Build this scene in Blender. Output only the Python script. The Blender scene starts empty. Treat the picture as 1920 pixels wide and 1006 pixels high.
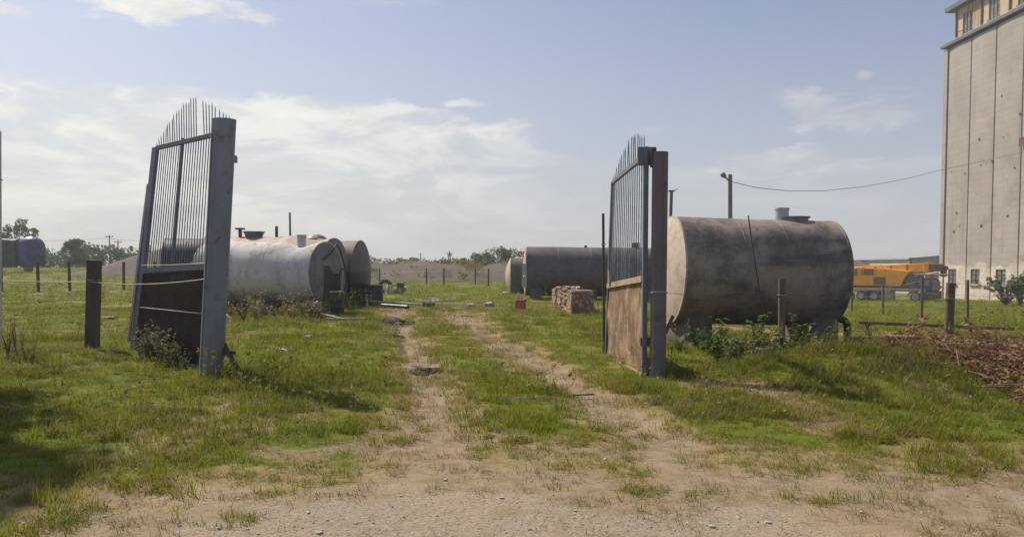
import bpy, bmesh, math, random
import numpy as np
from mathutils import Vector, Matrix

R = math.radians
rng = np.random.default_rng(7)
random.seed(7)
S = bpy.context.scene
COL = S.collection

# ------------------------------------------------------------------ camera
F_PX, CX, CY, PITCH, EYE = 1450.0, 960.0, 563.0, R(2.5), 1.6
cam_d = bpy.data.cameras.new('camera')
cam = bpy.data.objects.new('camera', cam_d)
COL.objects.link(cam)
cam.location = (0, 0, EYE)
cam.rotation_euler = (math.pi / 2 - PITCH, 0, 0)
cam_d.sensor_width = 36.0
cam_d.lens = 36.0 * F_PX / 1920.0
cam_d.shift_y = (CY - 503.0) / 1920.0
cam_d.clip_start, cam_d.clip_end = 0.05, 6000
S.camera = cam

# ------------------------------------------------------------------ light and sky
SUN_EL = R(46)
SUN_H = (-0.70, 0.714)                      # horizontal direction towards the sun: left and beyond
sun_vec = Vector((SUN_H[0] * math.cos(SUN_EL), SUN_H[1] * math.cos(SUN_EL), math.sin(SUN_EL))).normalized()
ld = bpy.data.lights.new('sun', 'SUN')
ld.energy, ld.angle, ld.color = 4.4, R(0.6), (1.0, 0.91, 0.75)
sun = bpy.data.objects.new('sun', ld)
COL.objects.link(sun)
sun.rotation_euler = (-sun_vec).to_track_quat('-Z', 'Y').to_euler()
sun.location = (-20, 20, 40)

S.view_settings.view_transform = 'Standard'
S.view_settings.look = 'None'
S.view_settings.exposure = 0.40
S.view_settings.gamma = 1.0
S.view_settings.use_curve_mapping = False
S.render.engine = 'CYCLES'
S.cycles.use_denoising = True
S.cycles.max_bounces = 6
S.cycles.diffuse_bounces = 3
S.cycles.transmission_bounces = 4
S.cycles.volume_bounces = 0
S.cycles.sample_clamp_indirect = 6.0


class NT:
    """thin helper for node trees"""
    def __init__(s, tree):
        s.t = tree
        s.n, s.l = tree.nodes, tree.links

    def new(s, typ, **kw):
        n = s.n.new(typ)
        for k, v in kw.items():
            setattr(n, k, v)
        return n

    def put(s, sock, v):
        if isinstance(v, bpy.types.NodeSocket):
            s.l.new(v, sock)
        elif v is not None:
            if hasattr(sock, 'default_value') and hasattr(sock.default_value, '__len__') and isinstance(v, (tuple, list)) and len(v) == 3 and len(sock.default_value) == 4:
                v = (*v, 1.0)
            sock.default_value = v

    def math(s, op, a, b=None, c=None, clamp=False):
        n = s.new('ShaderNodeMath', operation=op, use_clamp=clamp)
        s.put(n.inputs[0], a)
        if b is not None: s.put(n.inputs[1], b)
        if c is not None: s.put(n.inputs[2], c)
        return n.outputs[0]

    def mix(s, f, a, b, mode='MIX'):
        n = s.new('ShaderNodeMix', data_type='RGBA', blend_type=mode)
        n.clamp_factor = True
        s.put(n.inputs[0], f); s.put(n.inputs[6], a); s.put(n.inputs[7], b)
        return n.outputs[2]

    def step(s, v, lo, hi):
        n = s.new('ShaderNodeMapRange', interpolation_type='SMOOTHSTEP')
        s.put(n.inputs[0], v); s.put(n.inputs[1], lo); s.put(n.inputs[2], hi)
        return n.outputs[0]

    def noise(s, vec, scale, detail=4, rough=0.6, dist=0.0):
        n = s.new('ShaderNodeTexNoise')
        if vec is not None: s.put(n.inputs['Vector'], vec)
        n.inputs['Scale'].default_value = scale
        n.inputs['Detail'].default_value = detail
        n.inputs['Roughness'].default_value = rough
        n.inputs['Distortion'].default_value = dist
        return n.outputs[0]

    def scale(s, vec, xyz, loc=(0, 0, 0)):
        n = s.new('ShaderNodeMapping')
        s.put(n.inputs[0], vec)
        n.inputs['Scale'].default_value = xyz
        n.inputs['Location'].default_value = loc
        return n.outputs[0]

    def sep(s, vec):
        n = s.new('ShaderNodeSeparateXYZ')
        s.put(n.inputs[0], vec)
        return n.outputs


world = bpy.data.worlds.new('World')
S.world = world
world.use_nodes = True
w = NT(world.node_tree)
for n in list(w.n): w.n.remove(n)
SKY_K = 0.076
sky = w.new('ShaderNodeTexSky', sky_type='NISHITA')
sky.sun_disc = False
sky.sun_elevation = SUN_EL
sky.sun_rotation = math.atan2(SUN_H[0], SUN_H[1])
sky.altitude, sky.air_density, sky.dust_density, sky.ozone_density = 100, 1.0, 1.6, 2.2
tc = w.new('ShaderNodeTexCoord').outputs['Generated']
dx, dy, dz = w.sep(tc)
az = w.math('ARCTAN2', dx, dy)                                        # radians, 0 = straight ahead
el = w.math('ARCSINE', dz)
# angle to the sun decides how bright the vapour is
dt = w.new('ShaderNodeVectorMath', operation='DOT_PRODUCT')
w.put(dt.inputs[0], tc); dt.inputs[1].default_value = sun_vec
cs = dt.outputs['Value']
ramp = w.new('ShaderNodeValToRGB')
w.put(ramp.inputs[0], cs)
e = ramp.color_ramp.elements
e[0].position, e[0].color = 0.10, (0.40, 0.41, 0.465, 1)
e[1].position, e[1].color = 0.92, (0.67, 0.665, 0.62, 1)
for p, c in ((0.32, (0.41, 0.42, 0.46)), (0.55, (0.455, 0.465, 0.48)), (0.72, (0.58, 0.58, 0.55))):
    q = ramp.color_ramp.elements.new(p); q.color = (*c, 1)
vap = w.mix(1.0, ramp.outputs[0], (1 / SKY_K,) * 3, 'MULTIPLY')
sk = w.mix(1.0, sky.outputs[0], (.93, .92, 1.0), 'MULTIPLY')
# the blue is milky: part of the air's own brightness is vapour
sky_c = w.mix(w.math('ADD', 0.17, w.math('MULTIPLY', w.step(el, R(20), R(1)), 0.50)), sk, vap)
cmb = w.new('ShaderNodeCombineXYZ')
w.put(cmb.inputs[0], w.math('MULTIPLY', az, 1.0)); w.put(cmb.inputs[1], w.math('MULTIPLY', el, 3.2))
ae = cmb.outputs[0]
n1 = w.noise(ae, 6.0, 8, 0.66, 0.5)
n2 = w.noise(w.scale(ae, (1, 1, 1), (3.1, 7.7, 0)), 13.0, 6, 0.65, 0.4)
n3 = w.noise(w.scale(ae, (0.6, 1.6, 1), (1.3, 2.2, 0)), 4.0, 5, 0.6, 0.6)
# the long bank low in the sky
top = w.math('SUBTRACT', R(11.9), w.math('MULTIPLY', w.step(az, R(-8), R(9)), R(4.6)))
dtop = w.math('SUBTRACT', w.math('ADD', top, w.math('MULTIPLY', w.math('SUBTRACT', n2, 0.5), R(2.4))), el)
bank = w.step(dtop, R(-0.1), R(0.55))
bank = w.math('MULTIPLY', bank, w.math('ADD', 0.25, w.math('MULTIPLY', w.step(az, R(9), R(-6)), 0.47)))
bank = w.math('MULTIPLY', bank, w.math('ADD', 0.45, w.math('MULTIPLY', w.step(n1, 0.36, 0.58), 0.6)))


def puff(a0, e0, sa, se, amp, wob=1.0):
    da = w.math('DIVIDE', w.math('SUBTRACT', az, R(a0)), R(sa))
    de = w.math('DIVIDE', w.math('SUBTRACT', el, R(e0)), R(se))
    d = w.math('SQRT', w.math('ADD', w.math('MULTIPLY', da, da), w.math('MULTIPLY', de, de)))
    v = w.math('ADD', w.math('SUBTRACT', 1.0, d), w.math('MULTIPLY', w.math('SUBTRACT', n2, 0.5), 3.0 * wob))
    return w.math('MULTIPLY', w.step(v, 0.1, 0.9), amp)


cl = bank
for a in ((22.6, 10.4, 5.2, 1.9, 1.0), (21.5, 10.9, 3.4, 1.3, 1.0), (25.6, 9.9, 3.2, 1.1, 0.85), (20.6, 11.3, 2.6, 1.0, 1.0), (24.2, 12.6, 0.9, 0.5, 0.5),
          (20.3, 6.9, 7.0, 1.6, 0.85), (-3.0, 9.6, 6.0, 1.7, 0.95), (-4.0, 11.7, 2.6, 0.45, 0.8), (-13, 10.6, 7, 1.2, 0.9), (-22, 9.5, 8, 2.2, 0.8), (6.0, 7.4, 4.0, 0.9, 0.35), (10.0, 9.8, 2.4, 0.5, 0.3),
          (-31, 18.2, 13, 2.2, 1.0), (-24, 16.8, 8, 1.5, 0.9), (-33.5, 15.3, 2.4, 0.6, 0.9), (-27, 17.0, 10, 1.0, 0.9),
          (-12, 20.5, 6, 2.5, 0.25), (-10, 20, 9, 2.5, 0.15)):
    cl = w.math('MAXIMUM', cl, puff(*a))
hi = w.math('MULTIPLY', w.math('MULTIPLY', w.step(n3, 0.55, 0.75), w.step(el, R(20), R(40))), 0.6)
cl = w.math('MAXIMUM', cl, hi)
cloud_c = w.mix(1.0, vap, (1.30, 1.28, 1.23), 'MULTIPLY')
cloud_c = w.mix(w.math('MULTIPLY', w.step(n1, 0.60, 0.40), 0.85), cloud_c, w.mix(1.0, vap, (0.90, 0.92, 0.95), 'MULTIPLY'))
col = w.mix(cl, sky_c, cloud_c)
bg = w.new('ShaderNodeBackground')
w.put(bg.inputs[0], col); bg.inputs[1].default_value = SKY_K
w.l.new(bg.outputs[0], w.new('ShaderNodeOutputWorld').inputs[0])

# ------------------------------------------------------------------ helpers
def ray(px, py):
    x, u = (px - CX) / F_PX, (CY - py) / F_PX
    return Vector((x, math.cos(PITCH) + u * math.sin(PITCH), -math.sin(PITCH) + u * math.cos(PITCH)))


def at(px, py, Y):
    """the place that is Y metres ahead and shows at that spot of the photograph"""
    d = ray(px, py)
    return Vector((0, 0, EYE)) + d * (Y / d.y)


def hashn(ix, iy, seed):
    h = (ix.astype(np.int64) * 374761393 + iy.astype(np.int64) * 668265263 + seed * 1274126177) & 0x7fffffff
    h = ((h ^ (h >> 13)) * 1274126177) & 0x7fffffff
    h = h ^ (h >> 16)
    return (h & 0xffff) / 65535.0


def vn(x, y, seed=0):
    x, y = np.asarray(x, float), np.asarray(y, float)
    ix, iy = np.floor(x), np.floor(y)
    fx, fy = x - ix, y - iy
    fx, fy = fx * fx * (3 - 2 * fx), fy * fy * (3 - 2 * fy)
    a, b = hashn(ix, iy, seed), hashn(ix + 1, iy, seed)
    c, d = hashn(ix, iy + 1, seed), hashn(ix + 1, iy + 1, seed)
    return (a * (1 - fx) + b * fx) * (1 - fy) + (c * (1 - fx) + d * fx) * fy


def fbm(x, y, seed=0, o=4):
    s, a, t = 0, 1.0, 0
    for k in range(o):
        s = s + a * vn(np.asarray(x) * 2 ** k, np.asarray(y) * 2 ** k, seed + k)
        t += a; a *= 0.55
    return s / t


def sst(v, lo, hi):
    t = np.clip((np.asarray(v, float) - lo) / (hi - lo), 0, 1)
    return t * t * (3 - 2 * t)


def flat(px, py):
    d = ray(px, py)
    k = EYE / -d.z
    return (d.x * k, d.y * k)


def capsule(x, y, pts, w0, soft=0.5):
    """1 inside a band along a polyline of (x, y, halfwidth)"""
    best = np.full(np.shape(x), -9.0)
    for (x0, y0, r0), (x1, y1, r1) in zip(pts[:-1], pts[1:]):
        vx, vy = x1 - x0, y1 - y0
        t = np.clip(((x - x0) * vx + (y - y0) * vy) / (vx * vx + vy * vy + 1e-9), 0, 1)
        d = np.hypot(x - x0 - t * vx, y - y0 - t * vy)
        best = np.maximum(best, 1 - d / ((r0 + (r1 - r0) * t) * w0))
    return best


def band(*p):
    return [(*flat(px, py), r) for px, py, r in p]


TR_L = band((770, 1000, .9), (800, 905, .7), (815, 800, .5), (812, 740, .42), (795, 690, .42), (775, 650, .4), (755, 615, .4), (745, 590, .6), (740, 575, .9))
TR_R = band((1380, 985, .9), (1300, 900, .6), (1215, 810, .42), (1130, 750, .38), (1040, 700, .4), (965, 660, .45), (905, 625, .5), (870, 600, .7), (850, 585, 1.0))
PATH_R = band((1330, 722, .25), (1420, 735, .22), (1500, 765, .22), (1570, 805, .2))
BARE = [(band((520, 850, .5), (640, 835, .6), (760, 850, .6)), .55), (band((1000, 850, .5), (1160, 850, .6), (1290, 860, .5)), .55),
        (band((945, 745, .22), (1010, 740, .25)), .6), (band((0, 690, .5), (90, 690, .6), (160, 680, .3)), .45),
        (band((200, 575, 1.0), (260, 570, 1.0)), .6), (band((1380, 600, 1.5), (1640, 612, 1.6), (1920, 630, 1.6)), .95),
        (band((560, 730, .2), (660, 735, .25), (740, 750, .25)), .35)]
GREEN = band((1440, 830, .35), (1520, 860, .35), (1600, 850, .3)), band((850, 610, .35), (852, 640, .3), (860, 665, .25)), band((885, 690, .25), (960, 715, .35), (1010, 730, .3)), band((880, 760, .3), (960, 790, .5), (1010, 815, .4))
OIL_AND_SHADE = band((748, 640, .10), (757, 660, .12)), band((775, 680, .09), (806, 692, .12)), band((940, 742, .16), (1000, 748, .18)), band((690, 574, 1.2), (800, 573, 1.6), (950, 574, 1.2)), band((728, 590, .5), (745, 600, .5)), band((735, 622, .14), (745, 632, .14)), band((780, 687, .10), (825, 687, .10)), band((600, 600, .9), (680, 600, .6))  # last band paints the silver tank's shadow; the others are stains
TANK_SHADE_SOIL = band((1250, 634, 1.5), (1400, 630, 1.9), (1590, 634, 1.5))  # ground under the biggest tank: its shade painted over dark soil


def height(x, y):
    x, y = np.asarray(x, float), np.asarray(y, float)
    ye = np.maximum(y, 0.5)
    q = x / ye
    g = -0.03 * np.clip(y - 13, 0, 84) * sst(q, .12, .34)
    g = g + 0.019 * np.clip(y - 38, 0, 72) * sst(-q, .26, .46)
    # bank of earth and grass right of the gate
    crest = 11.1 + 0.25 * np.sin(x * .9)
    bm = np.exp(-((y - crest) / np.where(y < crest, 1.45, 0.8)) ** 2) * sst(x, 2.6, 4.6)
    g = g + bm * (0.42 - 0.27 * sst(x, 5.4, 7.0) + 0.10 * (fbm(x * 1.3, y * 1.3, 5) - .5))
    # low swell on the left by the fence line
    g = g + 0.13 * np.exp(-((y - 13.3) / 1.3) ** 2) * sst(-x, 4.8, 6.8)
    near = sst(y, 60, 25)
    g = g + near * (0.10 * (fbm(x * .35, y * .35, 11) - .5) + 0.05 * (fbm(x * 1.7, y * 1.7, 12) - .5)) * sst(y, 4.2, 8.5)
    for tr in (TR_L, TR_R):
        g = g - 0.055 * sst(capsule(x, y, tr, 1.0), -.3, .7) * sst(y, 5.2, 8.0)
    g = g + 0.5 * (fbm(x * .01, y * .01, 3) - .5) * sst(y, 120, 300)
    return g


def hz(x, y):
    return float(height(np.array([x]), np.array([y]))[0])


def masks(x, y):
    """bare soil, gravel, dry grass, oil with painted shade: four fields between 0 and 1"""
    n = fbm(x * 1.1, y * 1.1, 21) - .5
    n2 = fbm(x * 3.7, y * 3.7, 22) - .5
    wob = n * 1.1 + n2 * .7
    bare = np.zeros(np.shape(x))
    for tr, k in ((TR_L, .80), (TR_R, .84), (PATH_R, .55)):
        bare = np.maximum(bare, k * sst(capsule(x, y, tr, 1.0) + wob * 1.15, -.1, .75))
    for b, k in BARE:
        bare = np.maximum(bare, k * sst(capsule(x, y, b, 1.0) + wob, -.1, .7))
    for gband in GREEN:
        bare = bare * (1 - .85 * sst(capsule(x, y, gband, 1.0) + wob, -.1, .5))
    # the road verge in front: soil first, then gravel
    edge = 5.85 + 0.3 * np.sin(x * .8 + 1) + 0.35 * sst(x, 1.5, 4.5) - .9 * sst(-x, 2.1, 3.4) + .45 * (fbm(x * .9, y * .3, 91) - .5)
    road = sst(edge - y + wob * 1.6, -.25, .35)
    bare = np.maximum(bare, road * .97)
    grav = sst(edge - .45 - y + wob * 1.6, -.3, .6) * (1 - .75 * sst(x, 1.1, 2.4) * sst(3.8 - x, 0, .8)) * sst(x, -2.6, -1.8)
    grav = grav * sst(fbm(x * .8, y * 1.3, 95) + n2 * .25, .34, .56)
    dry = sst(fbm(x * .6, y * .6, 31) + n2 * .3, .46, .72) * .65
    dry = np.maximum(dry, .75 * sst(capsule(x, y, band((1440, 660, .6), (1540, 680, .8), (1650, 670, .7)), 1.0) + wob, -.2, .7))
    dry = np.maximum(dry, .7 * sst(fbm(x * 1.7, y * 2.2, 96), .52, .66) * (y < 7))
    dry = np.maximum(dry, sst(edge + 1.15 - y + wob * 1.4, -.3, .6) * .8)
    for tr in (TR_L, TR_R):
        dry = np.maximum(dry, .8 * sst(capsule(x, y, tr, 2.1) + wob * .5, 0, .6))
    dry = np.maximum(dry, .5 * sst(y, 17, 24) * sst(np.abs(x), 6, 3) * (.6 + n))
    dry = np.maximum(dry, sst(capsule(x, y, PATH_R, 2.2) + wob * .6, -.1, .5))
    oil = np.zeros(np.shape(x))
    for o in OIL_AND_SHADE:
        oil = np.maximum(oil, sst(capsule(x, y, o, 1.0) + wob * .8, -.05, .6))
    oil = np.maximum(oil, 1.0 * sst(capsule(x, y, TANK_SHADE_SOIL, 1.0) + wob, -.1, .6))  # painted shade and dark soil below the biggest tank
    return np.clip(bare, 0, 1), np.clip(grav, 0, 1), np.clip(dry, 0, 1), np.clip(oil, 0, 1)


class MB:
    def __init__(s):
        s.v, s.f = [], []

    def add(s, vs, fs):
        o = len(s.v)
        s.v += [tuple(p) for p in vs]
        s.f += [tuple(i + o for i in f) for f in fs]
        return s

    def box(s, c, size, rot=None):
        c = Vector(c); hx, hy, hz_ = size[0] / 2, size[1] / 2, size[2] / 2
        vs = [Vector((x, y, z)) for x in (-hx, hx) for y in (-hy, hy) for z in (-hz_, hz_)]
        if rot is not None: vs = [rot @ p for p in vs]
        return s.add([c + p for p in vs], [(0, 1, 3, 2), (4, 6, 7, 5), (0, 4, 5, 1), (2, 3, 7, 6), (0, 2, 6, 4), (1, 5, 7, 3)])

    def beam(s, a, b, wd, dp, side=Vector((1, 0, 0))):
        """a rectangular bar from a to b"""
        a, b = Vector(a), Vector(b)
        d = (b - a).normalized()
        u = (side - d * side.dot(d)).normalized()
        v = d.cross(u)
        vs = [p + u * (i * wd / 2) + v * (j * dp / 2) for p in (a, b) for i, j in ((-1, -1), (1, -1), (1, 1), (-1, 1))]
        return s.add(vs, [(3, 2, 1, 0), (4, 5, 6, 7), (0, 1, 5, 4), (1, 2, 6, 5), (2, 3, 7, 6), (3, 0, 4, 7)])

    def tube(s, pts, r, n=10, caps=True):
        pts = [Vector(p) for p in pts]
        rs = r if isinstance(r, (list, tuple)) else [r] * len(pts)
        rings, prev = [], None
        for i, p in enumerate(pts):
            d = (pts[min(i + 1, len(pts) - 1)] - pts[max(i - 1, 0)]).normalized()
            ref = prev if prev is not None else (Vector((0, 0, 1)) if abs(d.z) < .9 else Vector((1, 0, 0)))
            u = (ref - d * ref.dot(d)).normalized(); prev = u
            v = d.cross(u)
            rings.append([p + (u * math.cos(2 * math.pi * k / n) + v * math.sin(2 * math.pi * k / n)) * rs[i] for k in range(n)])
        vs = [q for ring in rings for q in ring]
        fs = [(i * n + k, i * n + (k + 1) % n, (i + 1) * n + (k + 1) % n, (i + 1) * n + k) for i in range(len(pts) - 1) for k in range(n)]
        if caps:
            fs += [tuple(range(n))[::-1], tuple((len(pts) - 1) * n + k for k in range(n))]
        return s.add(vs, fs)

    def ring(s, c, axis, r0, r1, wd, n=32):
        """a flat hoop of inner radius r0, outer r1"""
        axis = Vector(axis).normalized()
        u = axis.orthogonal().normalized(); v = axis.cross(u); c = Vector(c)
        vs = []
        for k in range(n):
            e_ = u * math.cos(2 * math.pi * k / n) + v * math.sin(2 * math.pi * k / n)
            vs += [c + e_ * r0 - axis * wd / 2, c + e_ * r1 - axis * wd / 2, c + e_ * r1 + axis * wd / 2, c + e_ * r0 + axis * wd / 2]
        fs = [(k * 4 + i, k * 4 + (i + 1) % 4, ((k + 1) % n) * 4 + (i + 1) % 4, ((k + 1) % n) * 4 + i) for k in range(n) for i in range(4)]
        return s.add(vs, fs)

    def extrude(s, poly, o, ux, uy, depth):
        """polygon in the plane (ux, uy) at o, thickened by the vector depth"""
        o, ux, uy, depth = map(Vector, (o, ux, uy, depth))
        a = [o + ux * p[0] + uy * p[1] for p in poly]
        n = len(a)
        return s.add(a + [p + depth for p in a], [tuple(range(n))[::-1], tuple(range(n, 2 * n))] + [(i, (i + 1) % n, (i + 1) % n + n, i + n) for i in range(n)])


def worigin(o):
    p = Vector((0, 0, 0))
    while o is not None:
        p += Vector(o.location); o = o.parent
    return p


def put(name, mb, mat, parent=None, smooth=False, loc=None, local=False, bevel=0.0):
    """links a mesh built in world coordinates (or in the parent's, when local) as one object"""
    me = bpy.data.meshes.new(name)
    base = Vector((0, 0, 0)) if local else (worigin(parent) if parent is not None else Vector(loc if loc is not None else (0, 0, 0)))
    me.from_pydata([tuple(Vector(p) - base) for p in mb.v], [], mb.f)
    me.update()
    bm = bmesh.new(); bm.from_mesh(me)
    bmesh.ops.recalc_face_normals(bm, faces=bm.faces)
    bm.to_mesh(me); bm.free()
    if smooth:
        me.polygons.foreach_set('use_smooth', [True] * len(me.polygons))
        me.set_sharp_from_angle(angle=R(38))
    if mat: me.materials.append(mat)
    o = bpy.data.objects.new(name, me)
    if parent is not None: o.parent = parent
    elif loc is not None: o.location = loc
    COL.objects.link(o)
    if bevel:
        m = o.modifiers.new('bevel', 'BEVEL'); m.width = bevel; m.segments = 1; m.limit_method = 'ANGLE'
    return o


def tag(o, label=None, cat=None, group=None, kind=None):
    if label: o['label'] = label
    if cat: o['category'] = cat
    if group: o['group'] = group
    if kind: o['kind'] = kind
    return o


def thing(name, label, cat, loc, rz=0.0, group=None):
    o = bpy.data.objects.new(name, None)
    o.empty_display_size = .1
    o.location = loc; o.rotation_euler = (0, 0, rz)
    COL.objects.link(o)
    return tag(o, label, cat, group)


def copy_tree(o, parent=None):
    c = o.copy(); COL.objects.link(c); c.parent = parent
    for ch in o.children: copy_tree(ch, c)
    return c


# ------------------------------------------------------------------ materials
def mat(name, base, second=None, third=None, scale=3.0, lo=.42, hi=.62, streak=None, streak_c=None, rough=.75, bump=.25, bscale=40, metal=0.0, fine=.25, spec=.35, coords='Object', stretch=(1, 1, 1), runs=None):
    m = bpy.data.materials.new(name); m.use_nodes = True
    t = NT(m.node_tree); b = t.n['Principled BSDF']
    tcn = t.new('ShaderNodeTexCoord')
    v = t.new('ShaderNodeNewGeometry').outputs['Position'] if coords == 'World' else tcn.outputs[coords]
    vs = t.scale(v, stretch)
    c = base
    na = t.noise(vs, scale, 8, .65, .2)
    if second is not None:
        c = t.mix(t.step(na, lo, hi), base, second)
    if third is not None:
        nb = t.noise(t.scale(vs, (1, 1, 1), (5.3, 1.7, 9.1)), scale * 2.3, 8, .7, .3)
        c = t.mix(t.step(nb, .52, .70), c, third)
    if streak is not None:
        ns = t.noise(t.scale(v, streak), 1.0, 6, .6)
        c = t.mix(t.math('MULTIPLY', t.step(ns, .50, .72), .75), c, streak_c)
    if runs is not None:
        rn = t.noise(t.scale(v, (7, 7, .35), (2.2, 4.1, .3)), 1.0, 5, .62)
        gate = t.step(t.noise(t.scale(v, (1, 1, 1), (7.7, 3.3, 1.9)), .9, 3, .5), .42, .6)
        c = t.mix(t.math('MULTIPLY', t.math('MULTIPLY', t.step(rn, .54, .66), gate), .8), c, runs)
        sp_n = t.noise(v, 9.0, 6, .75)
        c = t.mix(t.math('MULTIPLY', t.step(sp_n, .60, .68), .55), c, (.30, .27, .24))
    nf = t.noise(v, bscale, 6, .7)
    if fine:
        g = t.math('ADD', 1 - fine, t.math('MULTIPLY', nf, 2 * fine))
        cg = t.new('ShaderNodeCombineXYZ')
        for i in range(3): t.put(cg.inputs[i], g)
        c = t.mix(1.0, c, cg.outputs[0], 'MULTIPLY')
    t.put(b.inputs['Base Color'], c)
    t.put(b.inputs['Roughness'], t.math('ADD', rough - .12, t.math('MULTIPLY', na, .24)))
    b.inputs['Metallic'].default_value = metal
    b.inputs['Specular IOR Level'].default_value = spec
    if bump:
        bn = t.new('ShaderNodeBump'); bn.inputs['Strength'].default_value = bump; bn.inputs['Distance'].default_value = .02
        t.put(bn.inputs['Height'], nf); t.l.new(bn.outputs[0], b.inputs['Normal'])
    return m


def leaf_mat(name, c0, c1, c2, scale=.5, trans=.45, lo=.38, hi=.62, tint=None, rw=.3):
    """thin leaf: part of the light passes through"""
    m = bpy.data.materials.new(name); m.use_nodes = True
    t = NT(m.node_tree)
    for n in list(t.n): t.n.remove(n)
    geo = t.new('ShaderNodeNewGeometry').outputs['Position']
    oi = t.new('ShaderNodeObjectInfo')
    rnd = oi.outputs['Random']
    na = t.noise(geo, scale, 5, .6)
    c = t.mix(t.step(t.math('ADD', na, t.math('MULTIPLY', t.math('SUBTRACT', rnd, .5), rw)), lo, hi), c0, c1)
    nb = t.noise(geo, scale * 9, 3, .6)
    c = t.mix(t.step(nb, .52, .72), c, c2)
    if tint:
        nt_ = t.noise(t.scale(geo, (1, 1, 1), (31, 17, 5)), tint[1], 4, .6)
        c = t.mix(t.math('MULTIPLY', t.step(nt_, tint[2], tint[2] + .16), tint[3]), c, tint[0])
    d = t.new('ShaderNodeBsdfDiffuse'); t.put(d.inputs[0], c)
    tr = t.new('ShaderNodeBsdfTranslucent'); t.put(tr.inputs[0], t.mix(1.0, c, (1.05, 1.15, .7), 'MULTIPLY'))
    gl = t.new('ShaderNodeBsdfGlossy'); gl.inputs['Roughness'].default_value = .5; t.put(gl.inputs[0], (.8, .8, .8))
    mx = t.new('ShaderNodeMixShader'); mx.inputs[0].default_value = trans
    t.l.new(d.outputs[0], mx.inputs[1]); t.l.new(tr.outputs[0], mx.inputs[2])
    m2 = t.new('ShaderNodeMixShader'); m2.inputs[0].default_value = .018
    t.l.new(mx.outputs[0], m2.inputs[1]); t.l.new(gl.outputs[0], m2.inputs[2])
    t.l.new(m2.outputs[0], t.new('ShaderNodeOutputMaterial').inputs[0])
    return m


M = {}
M['gate_grey'] = mat('gate paint', (.14, .16, .19), (.10, .112, .13), (.17, .11, .075), scale=2.2, lo=.45, hi=.7, streak=(9, 9, .5), streak_c=(.13, .10, .08), rough=.55, bump=.2)
M['post_dark'] = mat('left post paint', (.215, .235, .27), (.165, .18, .20), (.12, .10, .08), scale=1.4, lo=.4, hi=.7, streak=(6, 6, .9), streak_c=(.14, .145, .145), rough=.5, fine=.1, bump=.06)
M['post_rust'] = mat('right post paint', (.135, .13, .138), (.14, .105, .095), (.075, .068, .066), scale=1.3, lo=.4, hi=.62, streak=(12, 12, .4), streak_c=(.12, .085, .07), rough=.6)
M['bar'] = mat('bar paint', (.17, .20, .235), (.12, .14, .16), scale=6, streak=(20, 20, .8), streak_c=(.16, .11, .08), rough=.5)
M['bar_light'] = mat('sunlit worn bar paint', (.30, .34, .39), (.14, .165, .19), scale=7, streak=(30, 30, .9), streak_c=(.22, .18, .15), rough=.42)  # paler than the other bars: sunlight is put into the colour
M['sheet_dark'] = mat('dark gate sheet', (.022, .018, .016), (.052, .029, .018), (.016, .015, .014), scale=2.2, streak=(16, 16, .7), streak_c=(.062, .036, .024), rough=.75, spec=.15)
M['sheet_rust'] = mat('rusty gate sheet', (.30, .19, .105), (.16, .095, .052), (.42, .31, .19), scale=2.2, lo=.42, hi=.54, streak=(11, 11, 1.1), streak_c=(.08, .048, .03), rough=.8, bump=.35, fine=.4, runs=(.09, .05, .03))
M['rail_ochre'] = mat('ochre rail', (.40, .31, .18), (.25, .17, .10), scale=5, rough=.7)
M['wire'] = mat('fence wire', (.34, .32, .29), (.22, .17, .13), scale=9, rough=.5, bump=0)
M['post_steel'] = mat('dark fence post', (.060, .052, .047), (.10, .065, .048), (.04, .038, .037), scale=4, streak=(12, 12, 1), streak_c=(.115, .07, .05), rough=.65)
M['post_brown'] = mat('brown fence post', (.17, .105, .078), (.11, .075, .06), (.22, .15, .11), scale=4, streak=(16, 16, .8), streak_c=(.08, .055, .045), rough=.7)
M['tank_big'] = mat('sooty rusty tank skin', (.31, .245, .20), (.125, .11, .097), (.22, .22, .215), scale=1.3, lo=.38, hi=.62, streak=(.5, 2.6, 2.6), streak_c=(.052, .044, .038), runs=(.105, .055, .034), rough=.62, bump=.12, bscale=18)
M['tank_cap'] = mat('pale rusty tank end', (.52, .43, .35), (.42, .31, .25), (.33, .24, .19), scale=1.5, rough=.7, bump=.1)
M['tank_white'] = mat('pale silver tank paint', (.56, .545, .53), (.46, .45, .44), (.33, .305, .28), scale=1.2, lo=.45, hi=.7, streak=(3, 3, .6), streak_c=(.25, .235, .22), rough=.85, spec=.15, bump=.06, bscale=14)
M['tank_tan'] = mat('tan rusty tank skin', (.37, .28, .21), (.28, .20, .15), (.20, .15, .125), scale=1.6, streak=(2.5, 2.5, .5), streak_c=(.19, .15, .125), rough=.65, bump=.08)
M['tank_brown'] = mat('purple brown tank skin', (.15, .118, .115), (.10, .082, .083), (.065, .058, .06), scale=1.2, streak=(2.2, 2.2, .4), streak_c=(.085, .072, .074), runs=(.10, .058, .042), rough=.58, bump=.1)
M['tank_slate'] = mat('slate tank skin', (.135, .120, .122), (.09, .084, .088), (.17, .125, .115), scale=1.3, streak=(2.2, 2.2, .4), streak_c=(.065, .06, .062), runs=(.10, .062, .05), rough=.55, bump=.1)
M['black_oil'] = mat('black oily paint', (.022, .022, .024), (.04, .036, .034), scale=3, rough=.38, bump=.1)
M['cap_grey'] = mat('grey oil stained end', (.21, .21, .205), (.16, .155, .15), (.095, .085, .08), scale=1.6, streak=(4, 4, .6), streak_c=(.15, .13, .115), rough=.6, bump=.1)
M['concrete'] = mat('old concrete', (.15, .132, .115), (.105, .095, .082), (.07, .065, .056), scale=3, rough=.9, bump=.5, bscale=30)
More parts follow.
